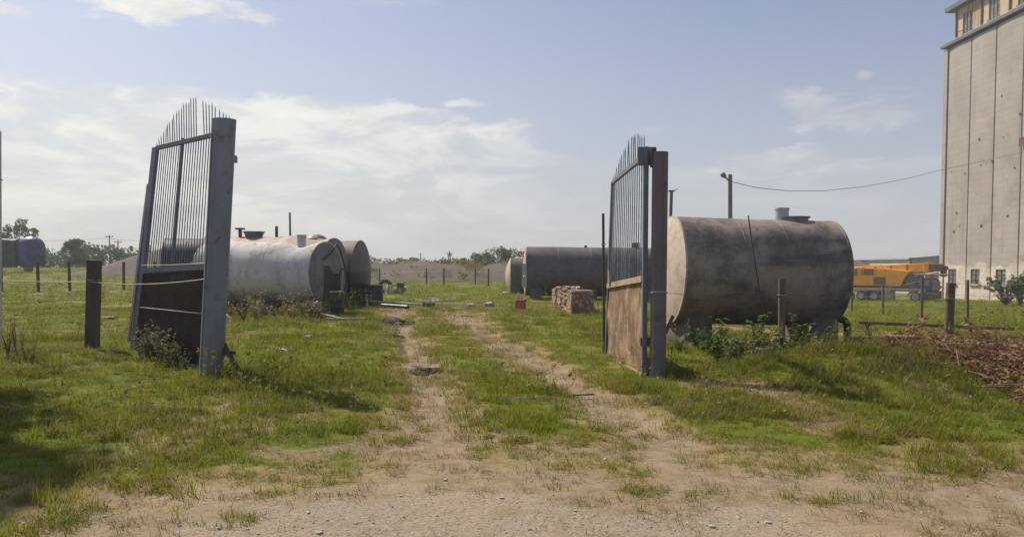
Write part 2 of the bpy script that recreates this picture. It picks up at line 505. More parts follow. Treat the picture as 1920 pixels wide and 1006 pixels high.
M['steel_light'] = mat('light galvanised steel', (.42, .43, .44), (.33, .33, .34), scale=4, rough=.45, bump=.05)
M['steel_green'] = mat('dull green hatch', (.14, .18, .15), (.09, .11, .10), scale=5, rough=.6)
M['rubber'] = mat('black hose', (.03, .03, .032), (.05, .047, .045), scale=6, rough=.55)
M['drum_green'] = mat('dark green drum', (.028, .045, .036), (.02, .028, .026), (.06, .045, .035), scale=4, rough=.45)
M['drum_blue'] = mat('navy drum', (.030, .040, .075), (.022, .026, .045), (.06, .05, .045), scale=4, rough=.45)
M['brick'] = mat('brick', (.36, .20, .145), (.30, .155, .11), (.44, .33, .27), scale=4, rough=.9, bump=.4, coords='World')
M['brick_pale'] = mat('pale mortared brick', (.47, .37, .30), (.38, .26, .20), scale=4, rough=.9, bump=.4, coords='World')
M['brick_dark'] = mat('dark brick', (.20, .12, .095), (.27, .17, .13), scale=4, rough=.9, bump=.4, coords='World')
M['red'] = mat('red canister paint', (.46, .075, .05), (.36, .06, .045), (.28, .10, .08), scale=6, rough=.5)
M['white'] = mat('dirty white', (.62, .60, .56), (.48, .46, .42), scale=7, rough=.7)
M['timber'] = mat('weathered timber', (.30, .26, .215), (.20, .17, .14), scale=3, streak=(10, 10, 10), streak_c=(.16, .13, .11), rough=.85)
M['timber_dark'] = mat('dark creosoted timber', (.055, .048, .042), (.085, .075, .066), scale=4, rough=.8)
M['rust_pipe'] = mat('rusty pipe', (.13, .085, .065), (.085, .065, .058), scale=4, rough=.75)
M['bark'] = mat('bark', (.14, .11, .085), (.09, .07, .055), scale=6, stretch=(3, 3, .6), rough=.9, bump=.5)
M['twig'] = mat('dead twig', (.27, .20, .14), (.17, .12, .085), scale=8, rough=.9)
M['elev'] = mat('limewashed concrete silo', (.355, .322, .290), (.305, .275, .247), (.262, .225, .20), scale=.20, lo=.4, hi=.65, streak=(1.1, 1.1, .07), streak_c=(.255, .222, .195), rough=.9, bump=.25, bscale=6, coords='World', fine=.12)
M['joint'] = mat('dark joint', (.075, .062, .055), (.05, .044, .04), scale=1, rough=.9, coords='World')
M['tan'] = mat('ochre render', (.47, .37, .235), (.40, .31, .205), (.36, .29, .21), scale=.5, rough=.9, coords='World', fine=.12)
M['brown_trim'] = mat('brown downpipe', (.17, .11, .075), (.13, .085, .06), scale=2, rough=.7)
M['roof_dark'] = mat('dark slate eave', (.115, .125, .145), (.085, .09, .10), scale=1.2, rough=.7)
M['frame_dark'] = mat('window frame', (.10, .10, .095), (.14, .13, .115), scale=5, rough=.6, bump=0)
M['shed'] = mat('whitewashed shed wall', (.50, .48, .44), (.40, .38, .35), (.33, .31, .28), scale=.6, rough=.9, coords='World')
M['shed_roof'] = mat('grey sheet roof', (.36, .36, .36), (.28, .27, .26), scale=.5, rough=.6, coords='World')
M['brown_roof'] = mat('brown roof', (.13, .075, .062), (.095, .06, .055), scale=.6, rough=.8, coords='World')
M['crane'] = mat('orange crane paint', (.90, .40, .018), (.80, .32, .016), (.55, .24, .03), scale=1.2, lo=.5, hi=.75, rough=.42, bump=0, fine=.08)
M['crane_dark'] = mat('grimy crane steel', (.20, .125, .07), (.11, .08, .06), scale=2, rough=.6)
M['chassis'] = mat('pale grey chassis', (.25, .24, .225), (.18, .17, .16), scale=2, rough=.6)
M['tyre'] = mat('dusty tyre', (.055, .050, .046), (.11, .10, .09), scale=4, rough=.9)
M['rim'] = mat('dusty rim', (.38, .36, .33), (.26, .24, .22), scale=4, rough=.6)
M['cab_blue'] = mat('blue cab paint', (.035, .055, .13), (.028, .04, .085), scale=2, rough=.4)
M['tarp_blue'] = mat('blue tarpaulin', (.045, .058, .17), (.03, .038, .11), scale=1.2, rough=.45, bump=.5, bscale=5)
M['tarp_green'] = mat('dark green tarpaulin', (.040, .062, .046), (.028, .042, .034), (.055, .07, .06), scale=.9, rough=.65, bump=.5, bscale=5)
M['tarp_edge'] = mat('pale tarpaulin rib', (.42, .44, .40), (.33, .35, .32), scale=2, rough=.6)
M['lamp'] = mat('grey lamp head', (.22, .23, .24), (.15, .155, .16), scale=5, rough=.5)
M['pole'] = mat('grey concrete pole', (.19, .185, .18), (.14, .135, .13), scale=3, stretch=(3, 3, .5), rough=.85)
M['stone'] = mat('pale stone', (.48, .44, .39), (.38, .34, .30), scale=6, rough=.95, bump=.5)
M['asphalt'] = mat('dark clod', (.075, .06, .05), (.05, .042, .036), scale=9, rough=.95, bump=.6)

g = bpy.data.materials.new('dusty glass'); g.use_nodes = True
t = NT(g.node_tree); b = t.n['Principled BSDF']
t.put(b.inputs['Base Color'], t.mix(t.step(t.noise(t.new('ShaderNodeNewGeometry').outputs['Position'], 1.7, 3), .4, .6), (.10, .115, .115), (.20, .215, .20)))
b.inputs['Roughness'].default_value = .12; b.inputs['Specular IOR Level'].default_value = .7
M['glass'] = g
g = bpy.data.materials.new('still water'); g.use_nodes = True
b = g.node_tree.nodes['Principled BSDF']
b.inputs['Base Color'].default_value = (.04, .035, .03, 1); b.inputs['Roughness'].default_value = .05; b.inputs['Specular IOR Level'].default_value = .6
M['water'] = g

M['leaf_grass'] = leaf_mat('short grass', (.145, .180, .004), (.23, .232, .006), (.30, .245, .05), scale=.45, tint=((.070, .118, .010), .8, .54, .7), rw=.6)
M['leaf_dry'] = leaf_mat('straw grass', (.32, .235, .115), (.26, .20, .085), (.18, .18, .055), scale=.9, trans=.35)
M['leaf_tall'] = leaf_mat('tall grass', (.135, .135, .018), (.205, .170, .040), (.31, .235, .10), scale=.6, trans=.4, tint=((.22, .165, .095), .7, .50, .8), rw=.7)
M['leaf_weed'] = leaf_mat('weed leaf', (.060, .105, .022), (.10, .14, .035), (.20, .20, .10), scale=1.5, trans=.35)
M['leaf_grey'] = leaf_mat('grey seeding weed', (.30, .27, .21), (.22, .20, .13), (.40, .37, .30), scale=2, trans=.3)
M['leaf_dead'] = leaf_mat('dead brown leaf', (.34, .175, .085), (.19, .095, .05), (.46, .30, .17), scale=9, trans=.3)
M['leaf_tree'] = leaf_mat('tree leaf', (.075, .105, .035), (.10, .13, .045), (.13, .15, .06), scale=.4, trans=.3)
M['leaf_far'] = leaf_mat('far wood leaf', (.070, .100, .045), (.095, .120, .050), (.12, .135, .07), scale=.08, trans=.25)

# ground material: masks stored on the sheet, grain from noise
gm = bpy.data.materials.new('field and track'); gm.use_nodes = True
t = NT(gm.node_tree); b = t.n['Principled BSDF']
pos = t.new('ShaderNodeNewGeometry').outputs['Position']
att = t.new('ShaderNodeAttribute', attribute_name='cover')
sp = t.new('ShaderNodeSeparateColor'); t.l.new(att.outputs['Color'], sp.inputs[0])
bare, grav, dry = sp.outputs[0], sp.outputs[1], sp.outputs[2]
oil = att.outputs['Alpha']  # alpha carries the oil stains and the painted tank shade
na = t.noise(pos, .7, 6, .6); nb = t.noise(pos, 6, 6, .7); nc = t.noise(pos, 38, 5, .7); nd = t.noise(pos, .05, 5, .6)
green = t.mix(t.step(na, .38, .62), (.085, .110, .006), (.125, .14, .008))
green = t.mix(t.step(nd, .45, .62), green, (.14, .135, .035))
green = t.mix(t.math('MULTIPLY', t.step(nb, .5, .72), .6), green, (.19, .16, .065))
straw = t.mix(t.step(nb, .4, .65), (.27, .20, .10), (.19, .155, .07))
soil = t.mix(t.step(nb, .38, .66), (.285, .218, .145), (.205, .152, .10))
soil = t.mix(t.step(na, .5, .7), soil, (.32, .245, .16))
soil = t.mix(t.math('MULTIPLY', t.step(nc, .54, .70), .6), soil, (.115, .083, .055))
stone = t.mix(t.step(na, .4, .62), (.275, .22, .165), (.305, .235, .165))
vor = t.new('ShaderNodeTexVoronoi'); vor.inputs['Scale'].default_value = 60; vor.inputs['Randomness'].default_value = 1
t.put(vor.inputs['Vector'], pos)
vs_ = t.new('ShaderNodeSeparateColor'); t.l.new(vor.outputs['Color'], vs_.inputs[0])
stone = t.mix(t.math('MULTIPLY', t.step(vs_.outputs[0], .72, .95), .55), stone, (.38, .335, .29))
stone = t.mix(t.math('MULTIPLY', t.step(vs_.outputs[1], .74, .95), .6), stone, (.11, .088, .068))
brk = t.math('MULTIPLY', t.math('SUBTRACT', t.math('ADD', t.math('MULTIPLY', nb, .6), t.math('MULTIPLY', nc, .4)), .5), 1.3)
stone = t.mix(t.math('MULTIPLY', t.step(nc, .56, .72), .55), stone, (.125, .10, .08))
c = t.mix(t.step(t.math('ADD', dry, brk), .25, .75), green, straw)
c = t.mix(t.step(t.math('ADD', bare, brk), .35, .65), c, soil)
c = t.mix(t.step(t.math('ADD', grav, brk), .35, .70), c, stone)
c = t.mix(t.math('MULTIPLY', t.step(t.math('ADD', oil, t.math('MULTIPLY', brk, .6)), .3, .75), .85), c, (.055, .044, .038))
t.put(b.inputs['Base Color'], c)
b.inputs['Roughness'].default_value = .95; b.inputs['Specular IOR Level'].default_value = .15
bn = t.new('ShaderNodeBump'); bn.inputs['Strength'].default_value = .7; bn.inputs['Distance'].default_value = .018
hgt = t.math('ADD', t.math('MULTIPLY', nb, 1.6), t.math('MULTIPLY', nc, .9))
t.put(bn.inputs['Height'], hgt); t.l.new(bn.outputs[0], b.inputs['Normal'])
M['ground'] = gm

gh = bpy.data.materials.new('bare earth bank'); gh.use_nodes = True
t = NT(gh.node_tree); b = t.n['Principled BSDF']
pos = t.new('ShaderNodeNewGeometry').outputs['Position']
na = t.noise(pos, .12, 6, .6); nb = t.noise(pos, .9, 6, .7)
c = t.mix(t.step(na, .4, .62), (.070, .052, .044), (.105, .078, .064))
c = t.mix(t.math('MULTIPLY', t.step(nb, .48, .66), .75), c, (.075, .078, .035))
t.put(b.inputs['Base Color'], c); b.inputs['Roughness'].default_value = .95
bn = t.new('ShaderNodeBump'); bn.inputs['Strength'].default_value = .8; bn.inputs['Distance'].default_value = .3
t.put(bn.inputs['Height'], nb); t.l.new(bn.outputs[0], b.inputs['Normal'])
M['hill'] = gh

# silo wall paint: old white plaster left on the lowest storey
m_ = M['elev']; t = NT(m_.node_tree); b = t.n['Principled BSDF']
old = b.inputs['Base Color'].links[0].from_socket
pos = t.new('ShaderNodeNewGeometry').outputs['Position']
px_, py_, pz_ = t.sep(pos)
ed = t.math('ADD', pz_, t.math('MULTIPLY', t.math('SUBTRACT', t.noise(pos, .45, 5, .6), .5), 3.2))
pl = t.step(ed, 1.95, 1.75)
pl = t.math('MULTIPLY', pl, t.math('ADD', .45, t.math('MULTIPLY', t.step(t.noise(t.scale(pos, (1, 1, 1), (9, 4, 2)), .8, 5, .65), .62, .42), .55)))
c = t.mix(pl, old, (.60, .52, .44))
pn = t.noise(pos, .33, 2, .5)
lines = t.new('ShaderNodeTexWave', wave_type='BANDS', bands_direction='Z'); lines.inputs['Scale'].default_value = .45; lines.inputs['Distortion'].default_value = 1.5; lines.inputs['Detail'].default_value = 3
t.put(lines.inputs['Vector'], pos)
c = t.mix(t.math('MULTIPLY', t.step(lines.outputs[0], .82, 1.0), .22), c, (.22, .19, .16))
t.put(b.inputs['Base Color'], c)

# ------------------------------------------------------------------ ground sheet
def make_ground():
    y1 = np.linspace(-14, 2.8, 40)
    y2 = 2.9 * np.exp(np.linspace(0, math.log(75 / 2.9), 400))
    y3 = 75 * np.exp(np.linspace(0.012, math.log(1500 / 75), 90))
    ys = np.concatenate([y1, y2, y3])
    us = np.sinh(np.linspace(-1, 1, 440) * 1.5) / math.sinh(1.5) * 1.25
    Yg, Ug = np.meshgrid(ys, us, indexing='ij')
    Xg = Ug * (np.maximum(np.abs(Yg), 2) + 7)
    Zg = height(Xg, Yg)
    near = sst(Yg, 30, 12)
    Zg = Zg + near * .018 * (fbm(Xg * 9, Yg * 9, 41, 3) - .5)
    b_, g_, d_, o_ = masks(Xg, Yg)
    nr, nc_ = Xg.shape
    co = np.stack([Xg.ravel(), Yg.ravel(), Zg.ravel()], 1)
    idx = np.arange(nr * nc_).reshape(nr, nc_)
    q = np.stack([idx[:-1, :-1].ravel(), idx[:-1, 1:].ravel(), idx[1:, 1:].ravel(), idx[1:, :-1].ravel()], 1)
    me = bpy.data.meshes.new('ground')
    me.vertices.add(len(co)); me.vertices.foreach_set('co', co.ravel())
    me.loops.add(q.size); me.loops.foreach_set('vertex_index', q.ravel().astype(np.int32))
    me.polygons.add(len(q)); me.polygons.foreach_set('loop_start', np.arange(0, q.size, 4, dtype=np.int32))
    me.polygons.foreach_set('use_smooth', np.ones(len(q), bool))
    me.update(calc_edges=True)
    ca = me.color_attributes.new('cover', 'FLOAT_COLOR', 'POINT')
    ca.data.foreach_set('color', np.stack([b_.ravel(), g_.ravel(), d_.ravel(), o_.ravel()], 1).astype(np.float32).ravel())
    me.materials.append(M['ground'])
    o = bpy.data.objects.new('ground', me); COL.objects.link(o)
    tag(o, 'rough grass field with two worn earth wheel tracks and gravel verge', kind='structure')


make_ground()

# banks of bare earth across the field
def bank(name, y0, x0, x1, fh, depth, label):
    nx, ny = 220, 24
    X = np.linspace(x0, x1, nx); V = np.linspace(-1, 1, ny)
    Xg, Vg = np.meshgrid(X, V, indexing='ij')
    Yg = y0 + Vg * depth
    prof = np.clip(1 - np.abs(Vg), 0, 1) ** .8
    h = fh(Xg) * prof * (.86 + .3 * fbm(Xg * .25, Yg * .25, 51))
    Zg = height(Xg, Yg) + h - .25 * (1 - prof) - .05
    mb = MB()
    idx = np.arange(nx * ny).reshape(nx, ny)
    mb.add(np.stack([Xg.ravel(), Yg.ravel(), Zg.ravel()], 1).tolist(),
           np.stack([idx[:-1, :-1].ravel(), idx[1:, :-1].ravel(), idx[1:, 1:].ravel(), idx[:-1, 1:].ravel()], 1).tolist())
    o = put(name, mb, M['hill'], smooth=True)
    tag(o, label, kind='structure')


bank('hill', 92, -26, 22, lambda x: 2.35 * sst(x, -26, -19) * sst(22 - x, 0, 9) * (.92 + .08 * np.sin(x * .4)), 12, 'long low bank of bare brown earth closing the field')
bank('earth_mound', 84, -48, -27, lambda x: 2.5 * sst(x, -48, -38) * sst(-x, 27, 33), 10, 'bare earth mound seen past the left gate')

# ------------------------------------------------------------------ haze
hm = bpy.data.materials.new('haze'); hm.use_nodes = True
t = NT(hm.node_tree)
for n in list(t.n): t.n.remove(n)
pv = t.new('ShaderNodeVolumePrincipled')
pv.inputs['Color'].default_value = (.90, .93, .97, 1)
pv.inputs['Density'].default_value = 0.0009
pv.inputs['Anisotropy'].default_value = .05
t.l.new(pv.outputs[0], t.new('ShaderNodeOutputMaterial').inputs['Volume'])
hb = MB().box((0, 740, 18), (4200, 1560, 46))
tag(put('haze', hb, hm), 'thin pale haze lying over the fields', kind='stuff')

# ------------------------------------------------------------------ gate
def gate_leaf(label, FB, HB, FT, HT, n, e_peak, s_peak, sh_free, sh_hinge, panel_free, panel_hinge, bar_m, sheet_m, rail_m, stile_m, stile_w, mid_s, skip=()):
    FB, HB, FT, HT = map(Vector, (FB, HB, FT, HT))
    root = thing('gate_leaf', label, 'gate', HB, group='two leaves of the steel gate')
    along = (FB - HB).normalized(); along.z = 0; along.normalize()
    nrm = along.cross(Vector((0, 0, 1)))

    def P(s, v):                                           # s 0 at the free side, 1 at the hinge; v 0 foot, 1 top rail
        return (FB * (1 - s) + HB * s) * (1 - v) + (FT * (1 - s) + HT * s) * v
    put('stile', MB().beam(P(0, 0), P(0, 1.0), stile_w, .06, along), stile_m, root, bevel=.006)
    put('stile', MB().beam(P(1, 0), P(1, 1.03), .085, .07, along), stile_m, root, bevel=.006)
    put('top_rail', MB().beam(P(.015, .995), P(.99, .995), .075, .05, Vector((0, 0, 1))), stile_m, root, bevel=.005)
    if mid_s: put('mid_stile', MB().beam(P(mid_s, .30) + nrm * .03, P(mid_s, 1.015) + nrm * .03, .075, .03, along), stile_m, root)

    def arch(s):
        if s < s_peak: return sh_free + (e_peak - sh_free) * math.sin((s / s_peak) * math.pi / 2) ** 1.0
        k = (s - s_peak) / (1 - s_peak)
        return e_peak + (sh_hinge - e_peak) * k ** 1.3
    H = (FT - FB).length
    for i in range(n):
        s = (i + .7) / (n + .4)
        ex = arch(s) * random.uniform(.94, 1.04)
        if i in skip: ex = -.01
        pv_ = panel_free * (1 - s) + panel_hinge * s - .02
        jit = Vector((random.uniform(-.012, .012), random.uniform(-.012, .012), 0))
        a, b_ = P(s, pv_), P(s, 1) + Vector((0, 0, ex)) + jit
        top = P(s, 1)
        mb = MB()
        if ex > 0: mb.tube([a, top, b_ - (b_ - top).normalized() * .05, b_], [.0085, .0085, .008, .0015], 6)
        else: mb.tube([a, top], .0085, 6)
        put('bar', mb, bar_m if random.random() < .7 else M['bar'], root, smooth=True)
    # sheet panel, slightly buckled
    mb = MB(); nx, nz = 18, 14
    vs, fs = [], []
    for sd in (-1, 1):
        for i in range(nx + 1):
            for k in range(nz + 1):
                s = .012 + .976 * i / nx
                v = (panel_free * (1 - s) + panel_hinge * s) * k / nz
                bk = .018 * math.sin(s * 9 + k * .5) * math.sin(k / nz * math.pi)
                vs.append(P(s, v) + nrm * (bk + sd * .003))
    st = (nx + 1) * (nz + 1)
    for sd in (0, 1):
        for i in range(nx):
            for k in range(nz):
                o_ = sd * st + i * (nz + 1) + k
                fs.append((o_, o_ + nz + 1, o_ + nz + 2, o_ + 1))
    mb.add(vs, fs)
    put('sheet_panel', mb, sheet_m, root, smooth=True)
    put('panel_rail', MB().beam(P(.0, panel_free) - nrm * .03, P(.985, panel_hinge) - nrm * .03, .09, .03, Vector((0, 0, 1))), rail_m, root)
    put('bottom_rail', MB().beam(P(.0, .012) - nrm * .02, P(.985, .012) - nrm * .02, .045, .04, Vector((0, 0, 1))), rail_m, root)
    return root, P, nrm


lroot, PL, nL = gate_leaf('left gate leaf with dark lower sheet and tall thin spikes, beside the wide grey post',
                          at(249, 672, 13.55), at(411, 697, 11.62), at(292, 276, 13.75), at(433, 243, 11.72),
                          30, .66, .58, .05, .18, .415, .44, M['bar'], M['sheet_dark'], M['gate_grey'], M['gate_grey'], .17, .37, skip=(18, 19, 25))
put('edge_strip', MB().beam(at(377, 690, 11.0), at(398, 250, 11.0), .018, .02), M['gate_grey'], lroot)
put('side_plate', MB().beam(at(241, 640, 13.60), at(278, 345, 13.78), .10, .02, Vector((-.7, .7, 0))), M['gate_grey'], lroot)
for v0, v1 in ((.17, .2),):
    put('wire_strand', MB().tube([PL(.02, .245) - nL * .04, PL(.5, .24) - nL * .035, PL(.97, .235) - nL * .04], .008, 5), M['wire'], lroot)
put('wire_strand', MB().tube([PL(.02, .44) - nL * .05, PL(.4, .442) - nL * .05, PL(.97, .452) - nL * .05], .008, 5), M['wire'], lroot)
rroot, PR, nR = gate_leaf('narrow looking right gate leaf with rusty orange sheet panel, seen almost edge on',
                          at(1137, 670, 14.0), at(1207, 708, 11.1), at(1149, 340, 14.0), at(1211, 288, 11.1),
                          17, .46, .68, .05, .24, .41, .445, M['bar_light'], M['sheet_rust'], M['rail_ochre'], M['gate_grey'], .07, None)
put('hinge_plate', MB().box(at(1213, 293, 11.1), (.26, .03, .26)), M['gate_grey'], rroot)
put('hinge_plate', MB().box(at(1211, 640, 11.1), (.16, .03, .12)), M['rust_pipe'], rroot)
put('wood_block', MB().box(PR(.12, .455) - nR * .05, (.05, .13, .26)), M['timber'], rroot)


def gate_post(label, a, b_, r, m):
    a, b_ = Vector(a), Vector(b_)
    root = thing('gate_post', label, 'gate post', a, group='steel pipe posts of the gate')
    lo_ = a - (b_ - a).normalized() * .3
    put('pipe', MB().tube([lo_, a, a * .5 + b_ * .5, b_], r, 32, caps=False), m, root, smooth=True)
    put('pipe_cap', MB().tube([b_ + Vector((0, 0, -.012)), b_ + Vector((0, 0, .012))], r * 1.01, 32), m, root)
    return root


pl_ = gate_post('wide grey pipe post leaning right, at the left gate leaf', at(396, 703, 11.2), at(420, 226, 11.2), .168, M['post_dark'])
for vz in (.08, .32, .86):
    pp = at(396, 703, 11.2).lerp(at(420, 226, 11.2), vz)
    put('hinge_lug', MB().box(pp + Vector((.06, .20, 0)), (.10, .22, .10)), M['gate_grey'], pl_)
put('brace', MB().beam(at(414, 636, 11.3), at(449, 690, 11.0) - Vector((0, 0, .05)), .07, .07), M['post_steel'], pl_)
put('brace', MB().beam(at(408, 660, 11.2), at(440, 661, 11.1), .05, .05, Vector((0, 0, 1))), M['post_steel'], pl_)
pr_ = gate_post('upright brownish pipe post standing right of the gate opening', at(1233, 708, 11.0), at(1238, 287, 11.0), .112, M['post_rust'])
put('bracket', MB().box(at(1225, 296, 11.0), (.08, .05, .26)), M['post_steel'], pr_)
put('wire_loop', MB().ring(at(1235, 548, 11.0), (0, .1, 1), .110, .124, .02, 24), M['wire'], pr_)

# ------------------------------------------------------------------ tanks
def tank(label, a, b_, r, shell_m, capL_m, capR_m, supports, dents=(), lower=None, bulge=.10, name='storage_tank', sup_m=None, sup_h=None, seams=(.33, .66), band_m=None, sup_w=(.55, .9)):
    """lying cylinder from a to b_ (centres of its ends); built in its own frame with x along the axis"""
    a, b_ = Vector(a), Vector(b_)
    c = (a + b_) / 2
    L = (b_ - a).length
    base = Vector((c.x, c.y, hz(c.x, c.y)))
    root = thing(name, label, 'storage tank', base, group='old steel tanks on the yard')
    d = (b_ - a).normalized()
    yv = Vector((0, 0, 1)).cross(d).normalized(); zv = d.cross(yv)
    Rm = Matrix((d, yv, zv)).transposed().to_4x4()
    mw = Matrix.Translation(c - base) @ Rm
    nx, na_ = 56, 64

    def rad(x, ang):
        k = 1 + .004 * math.sin(ang * 3 + x * 2)
        for (dx_, da, sx, sa, dp) in dents:
            dd = (ang - da + math.pi) % (2 * math.pi) - math.pi
            k -= dp * math.exp(-((x - dx_) / sx) ** 2 - (dd / sa) ** 2)
        return r * k
    vs = []
    for i in range(nx + 1):
        x = -L / 2 + L * i / nx
        for k in range(na_):
            an = 2 * math.pi * k / na_
            q = rad(x, an)
            vs.append((x, q * math.cos(an), q * math.sin(an)))
    fs = [(i * na_ + k, i * na_ + (k + 1) % na_, (i + 1) * na_ + (k + 1) % na_, (i + 1) * na_ + k) for i in range(nx) for k in range(na_)]
    sh = put('shell', MB().add(vs, fs), shell_m, root, smooth=True, local=True)
    sh.matrix_local = mw
    for sgn, cm in ((-1, capL_m), (1, capR_m)):
        mb = MB(); rows = 7
        vs = []
        for j in range(rows):
            f = 1 - j / rows
            for k in range(na_):
                an = 2 * math.pi * k / na_
                q = rad(sgn * L / 2, an) * f
                x = sgn * (L / 2 + .004 + bulge * (1 - f * f))
                vs.append((x, q * math.cos(an), q * math.sin(an)))
        vs.append((sgn * (L / 2 + bulge), 0, 0))
        fs = [(j * na_ + k, j * na_ + (k + 1) % na_, (j + 1) * na_ + (k + 1) % na_, (j + 1) * na_ + k) for j in range(rows - 1) for k in range(na_)]
        fs += [((rows - 1) * na_ + k, (rows - 1) * na_ + (k + 1) % na_, rows * na_) for k in range(na_)]
        o = put('end_cap', mb.add(vs, fs), cm, root, smooth=True, local=True); o.matrix_local = mw
        mb = MB(); vs = []
        for k in range(na_):
            an = 2 * math.pi * k / na_
            q = rad(sgn * L / 2, an)
            for (rr, xx) in ((q + .001, -.035), (q + .016, -.03), (q + .016, .01), (q - .03, .012)):
                vs.append((sgn * (L / 2) + sgn * xx, rr * math.cos(an), rr * math.sin(an)))
        fs = [(k * 4 + i, k * 4 + i + 1, ((k + 1) % na_) * 4 + i + 1, ((k + 1) % na_) * 4 + i) for k in range(na_) for i in range(3)]
        o = put('end_rim', mb.add(vs, fs), cm if sgn < 0 else shell_m, root, smooth=True, local=True); o.matrix_local = mw
    for sx_ in seams:
        x = -L / 2 + L * sx_
        mb = MB(); vs = []
        for k in range(na_):
            an = 2 * math.pi * k / na_
            for (rr, xx) in ((.0, -.02), (.007, -.008), (.007, .008), (.0, .02)):
                q = rad(x + xx, an) + rr
                vs.append((x + xx, q * math.cos(an), q * math.sin(an)))
        fs = [(k * 4 + i, k * 4 + i + 1, ((k + 1) % na_) * 4 + i + 1, ((k + 1) % na_) * 4 + i) for k in range(na_) for i in range(3)]
        o = put('weld_seam', mb.add(vs, fs), band_m or shell_m, root, smooth=True, local=True); o.matrix_local = mw
    for sx_ in supports:
        p = a.lerp(b_, sx_)
        gz = hz(p.x, p.y) - .15
        ht = p.z - r * .80 - gz
        mb = MB()
        wd, dp = sup_w
        ax = d.copy(); ax.z = 0; ax.normalize(); ay = Vector((-ax.y, ax.x, 0))
        # a saddle block hollowed to carry the shell
        prof = [(-dp, gz), (dp, gz)]
        for q in range(9):
            y_ = dp * (1 - q / 4)
            prof.append((y_, p.z - math.sqrt(max(r * r - y_ * y_, 0)) + .02))
        mb.extrude(prof, p - ax * wd / 2 - Vector((0, 0, p.z)), ay, (0, 0, 1), ax * wd)
        put('support', mb, sup_m or M['concrete'], root)
    return root, (lambda x, y, z: c + d * x + yv * y + zv * z), L


# the big sooty tank right of the gate
A0, A1 = at(1256, 506, 17.6), at(1549, 513, 17.9)
A0.z -= 0.0
bt, bp, bL = tank('biggest tank, sooty brown with grey neck, standing behind the bank right of the gate', A0, A1, 1.205, M['tank_big'], M['tank_cap'], M['tank_big'], (.12, .90), bulge=.16, sup_w=(.62, .72),
                  dents=((-1.0, 2.6, .5, .3, .012), (.9, 2.9, .7, .4, .015)), seams=(.37, .63))
nk = bp(bL * .20, 0, 1.17)
hx = bp(bL * .27, 0, 1.2)
hp = put('hatch', MB().tube([hx + Vector((0, 0, -.08)), hx + Vector((0, 0, .05))], .34, 24).tube([hx + Vector((0, 0, .05)), hx + Vector((0, 0, .085))], .38, 24), M['lamp'], bt, smooth=True)
put('neck', MB().tube([nk + Vector((0, 0, -.1)), nk + Vector((0, 0, .30))], .15, 20).tube([nk + Vector((0, 0, .27)), nk + Vector((0, 0, .31))], .165, 20), M['steel_light'], hp, smooth=True)
# dip rod lying over the shell
rod = [at(1403, 404, 16.6), at(1412, 470, 16.45), at(1422, 530, 16.35), at(1434, 600, 16.3)]
put('dip_rod', MB().tube(rod, .015, 8), M['post_steel'], bt, smooth=True)
# outlet elbow and drain
e0 = bp(bL / 2 - .1, -.2, -1.0)
el_ = [e0, e0 + Vector((.28, -.1, -.02)), e0 + Vector((.42, -.12, -.06)), e0 + Vector((.48, -.12, -.16)), e0 + Vector((.48, -.12, -.62))]
put('outlet_pipe', MB().tube(el_, .085, 14), M['black_oil'], bt, smooth=True)
put('outlet_flange', MB().ring(e0 + Vector((.08, -.04, 0)), (1, -.3, 0), .08, .15, .04, 18), M['rust_pipe'], bt)
put('stay', MB().beam(at(1262, 592, 16.6), at(1240, 640, 16.4), .08, .05), M['rust_pipe'], bt)

# centre tanks beyond the bricks
tank('long slate tank with thin pale left end, behind the brick stacks', at(985, 508, 38.5), at(1226, 511, 38.5), 1.22, M['tank_slate'], M['tank_cap'], M['tank_brown'], (.08, .5, .92), bulge=.12, seams=(.25, .5, .75))
cs_ = bpy.context
tD = [o for o in COL.objects if o.name.startswith('storage_tank')][-1]
put('hatch', MB().tube([at(1192, 466, 38.5), at(1192, 455, 38.5)], .2, 16), M['post_steel'], tD, smooth=True)
put('top_valve', MB().tube([at(1098, 466, 38.4), at(1098, 460, 38.4)], .07, 10), M['post_steel'], tD)
put('end_plate', MB().box(at(983, 505, 37.2), (.20, .04, .56)).box(at(983, 529, 37.2), (.22, .04, .54)).box(at(983, 517, 37.2), (.05, .03, .7)), M['steel_light'], tD)
tank('smaller tank with pale end peeping out left of the slate tank', at(957, 517, 46), at(1060, 517, 46), 1.05, M['tank_slate'], M['tank_cap'], M['tank_brown'], (.1, .9), bulge=.3, seams=(.5,))

# left group
axL = Vector((1, -.33, 0)).normalized()
e_ = at(611, 513, 26.6); W0 = e_ - axL * 4.7; W0.z = e_.z + .03
wt, wp, wL = tank('pale silver tank with dented top and oil stained hoses on its grey end', W0, e_, 1.10, M['tank_white'], M['tank_white'], M['cap_grey'], (.15, .55, .94), bulge=.07,
                  dents=((4.7 / 2 - .80, math.pi / 2, .42, .55, .22), (1.0, math.pi / 2 + .9, .6, .3, .03), (-.8, 2.7, .5, .3, .02)), seams=(.30, .60), sup_w=(.7, .80))
nb_ = wp(wL / 2 - .95, 0, .80)
put('neck', MB().tube([nb_, nb_ + Vector((0, 0, .52))], .155, 20).tube([nb_ + Vector((0, 0, .50)), nb_ + Vector((0, 0, .54))], .17, 20), M['steel_light'], wt, smooth=True)


def on_end(y, z, dx_=.05):
    return wp(wL / 2 + dx_ + .05, -y * 1.2, z * 1.2)


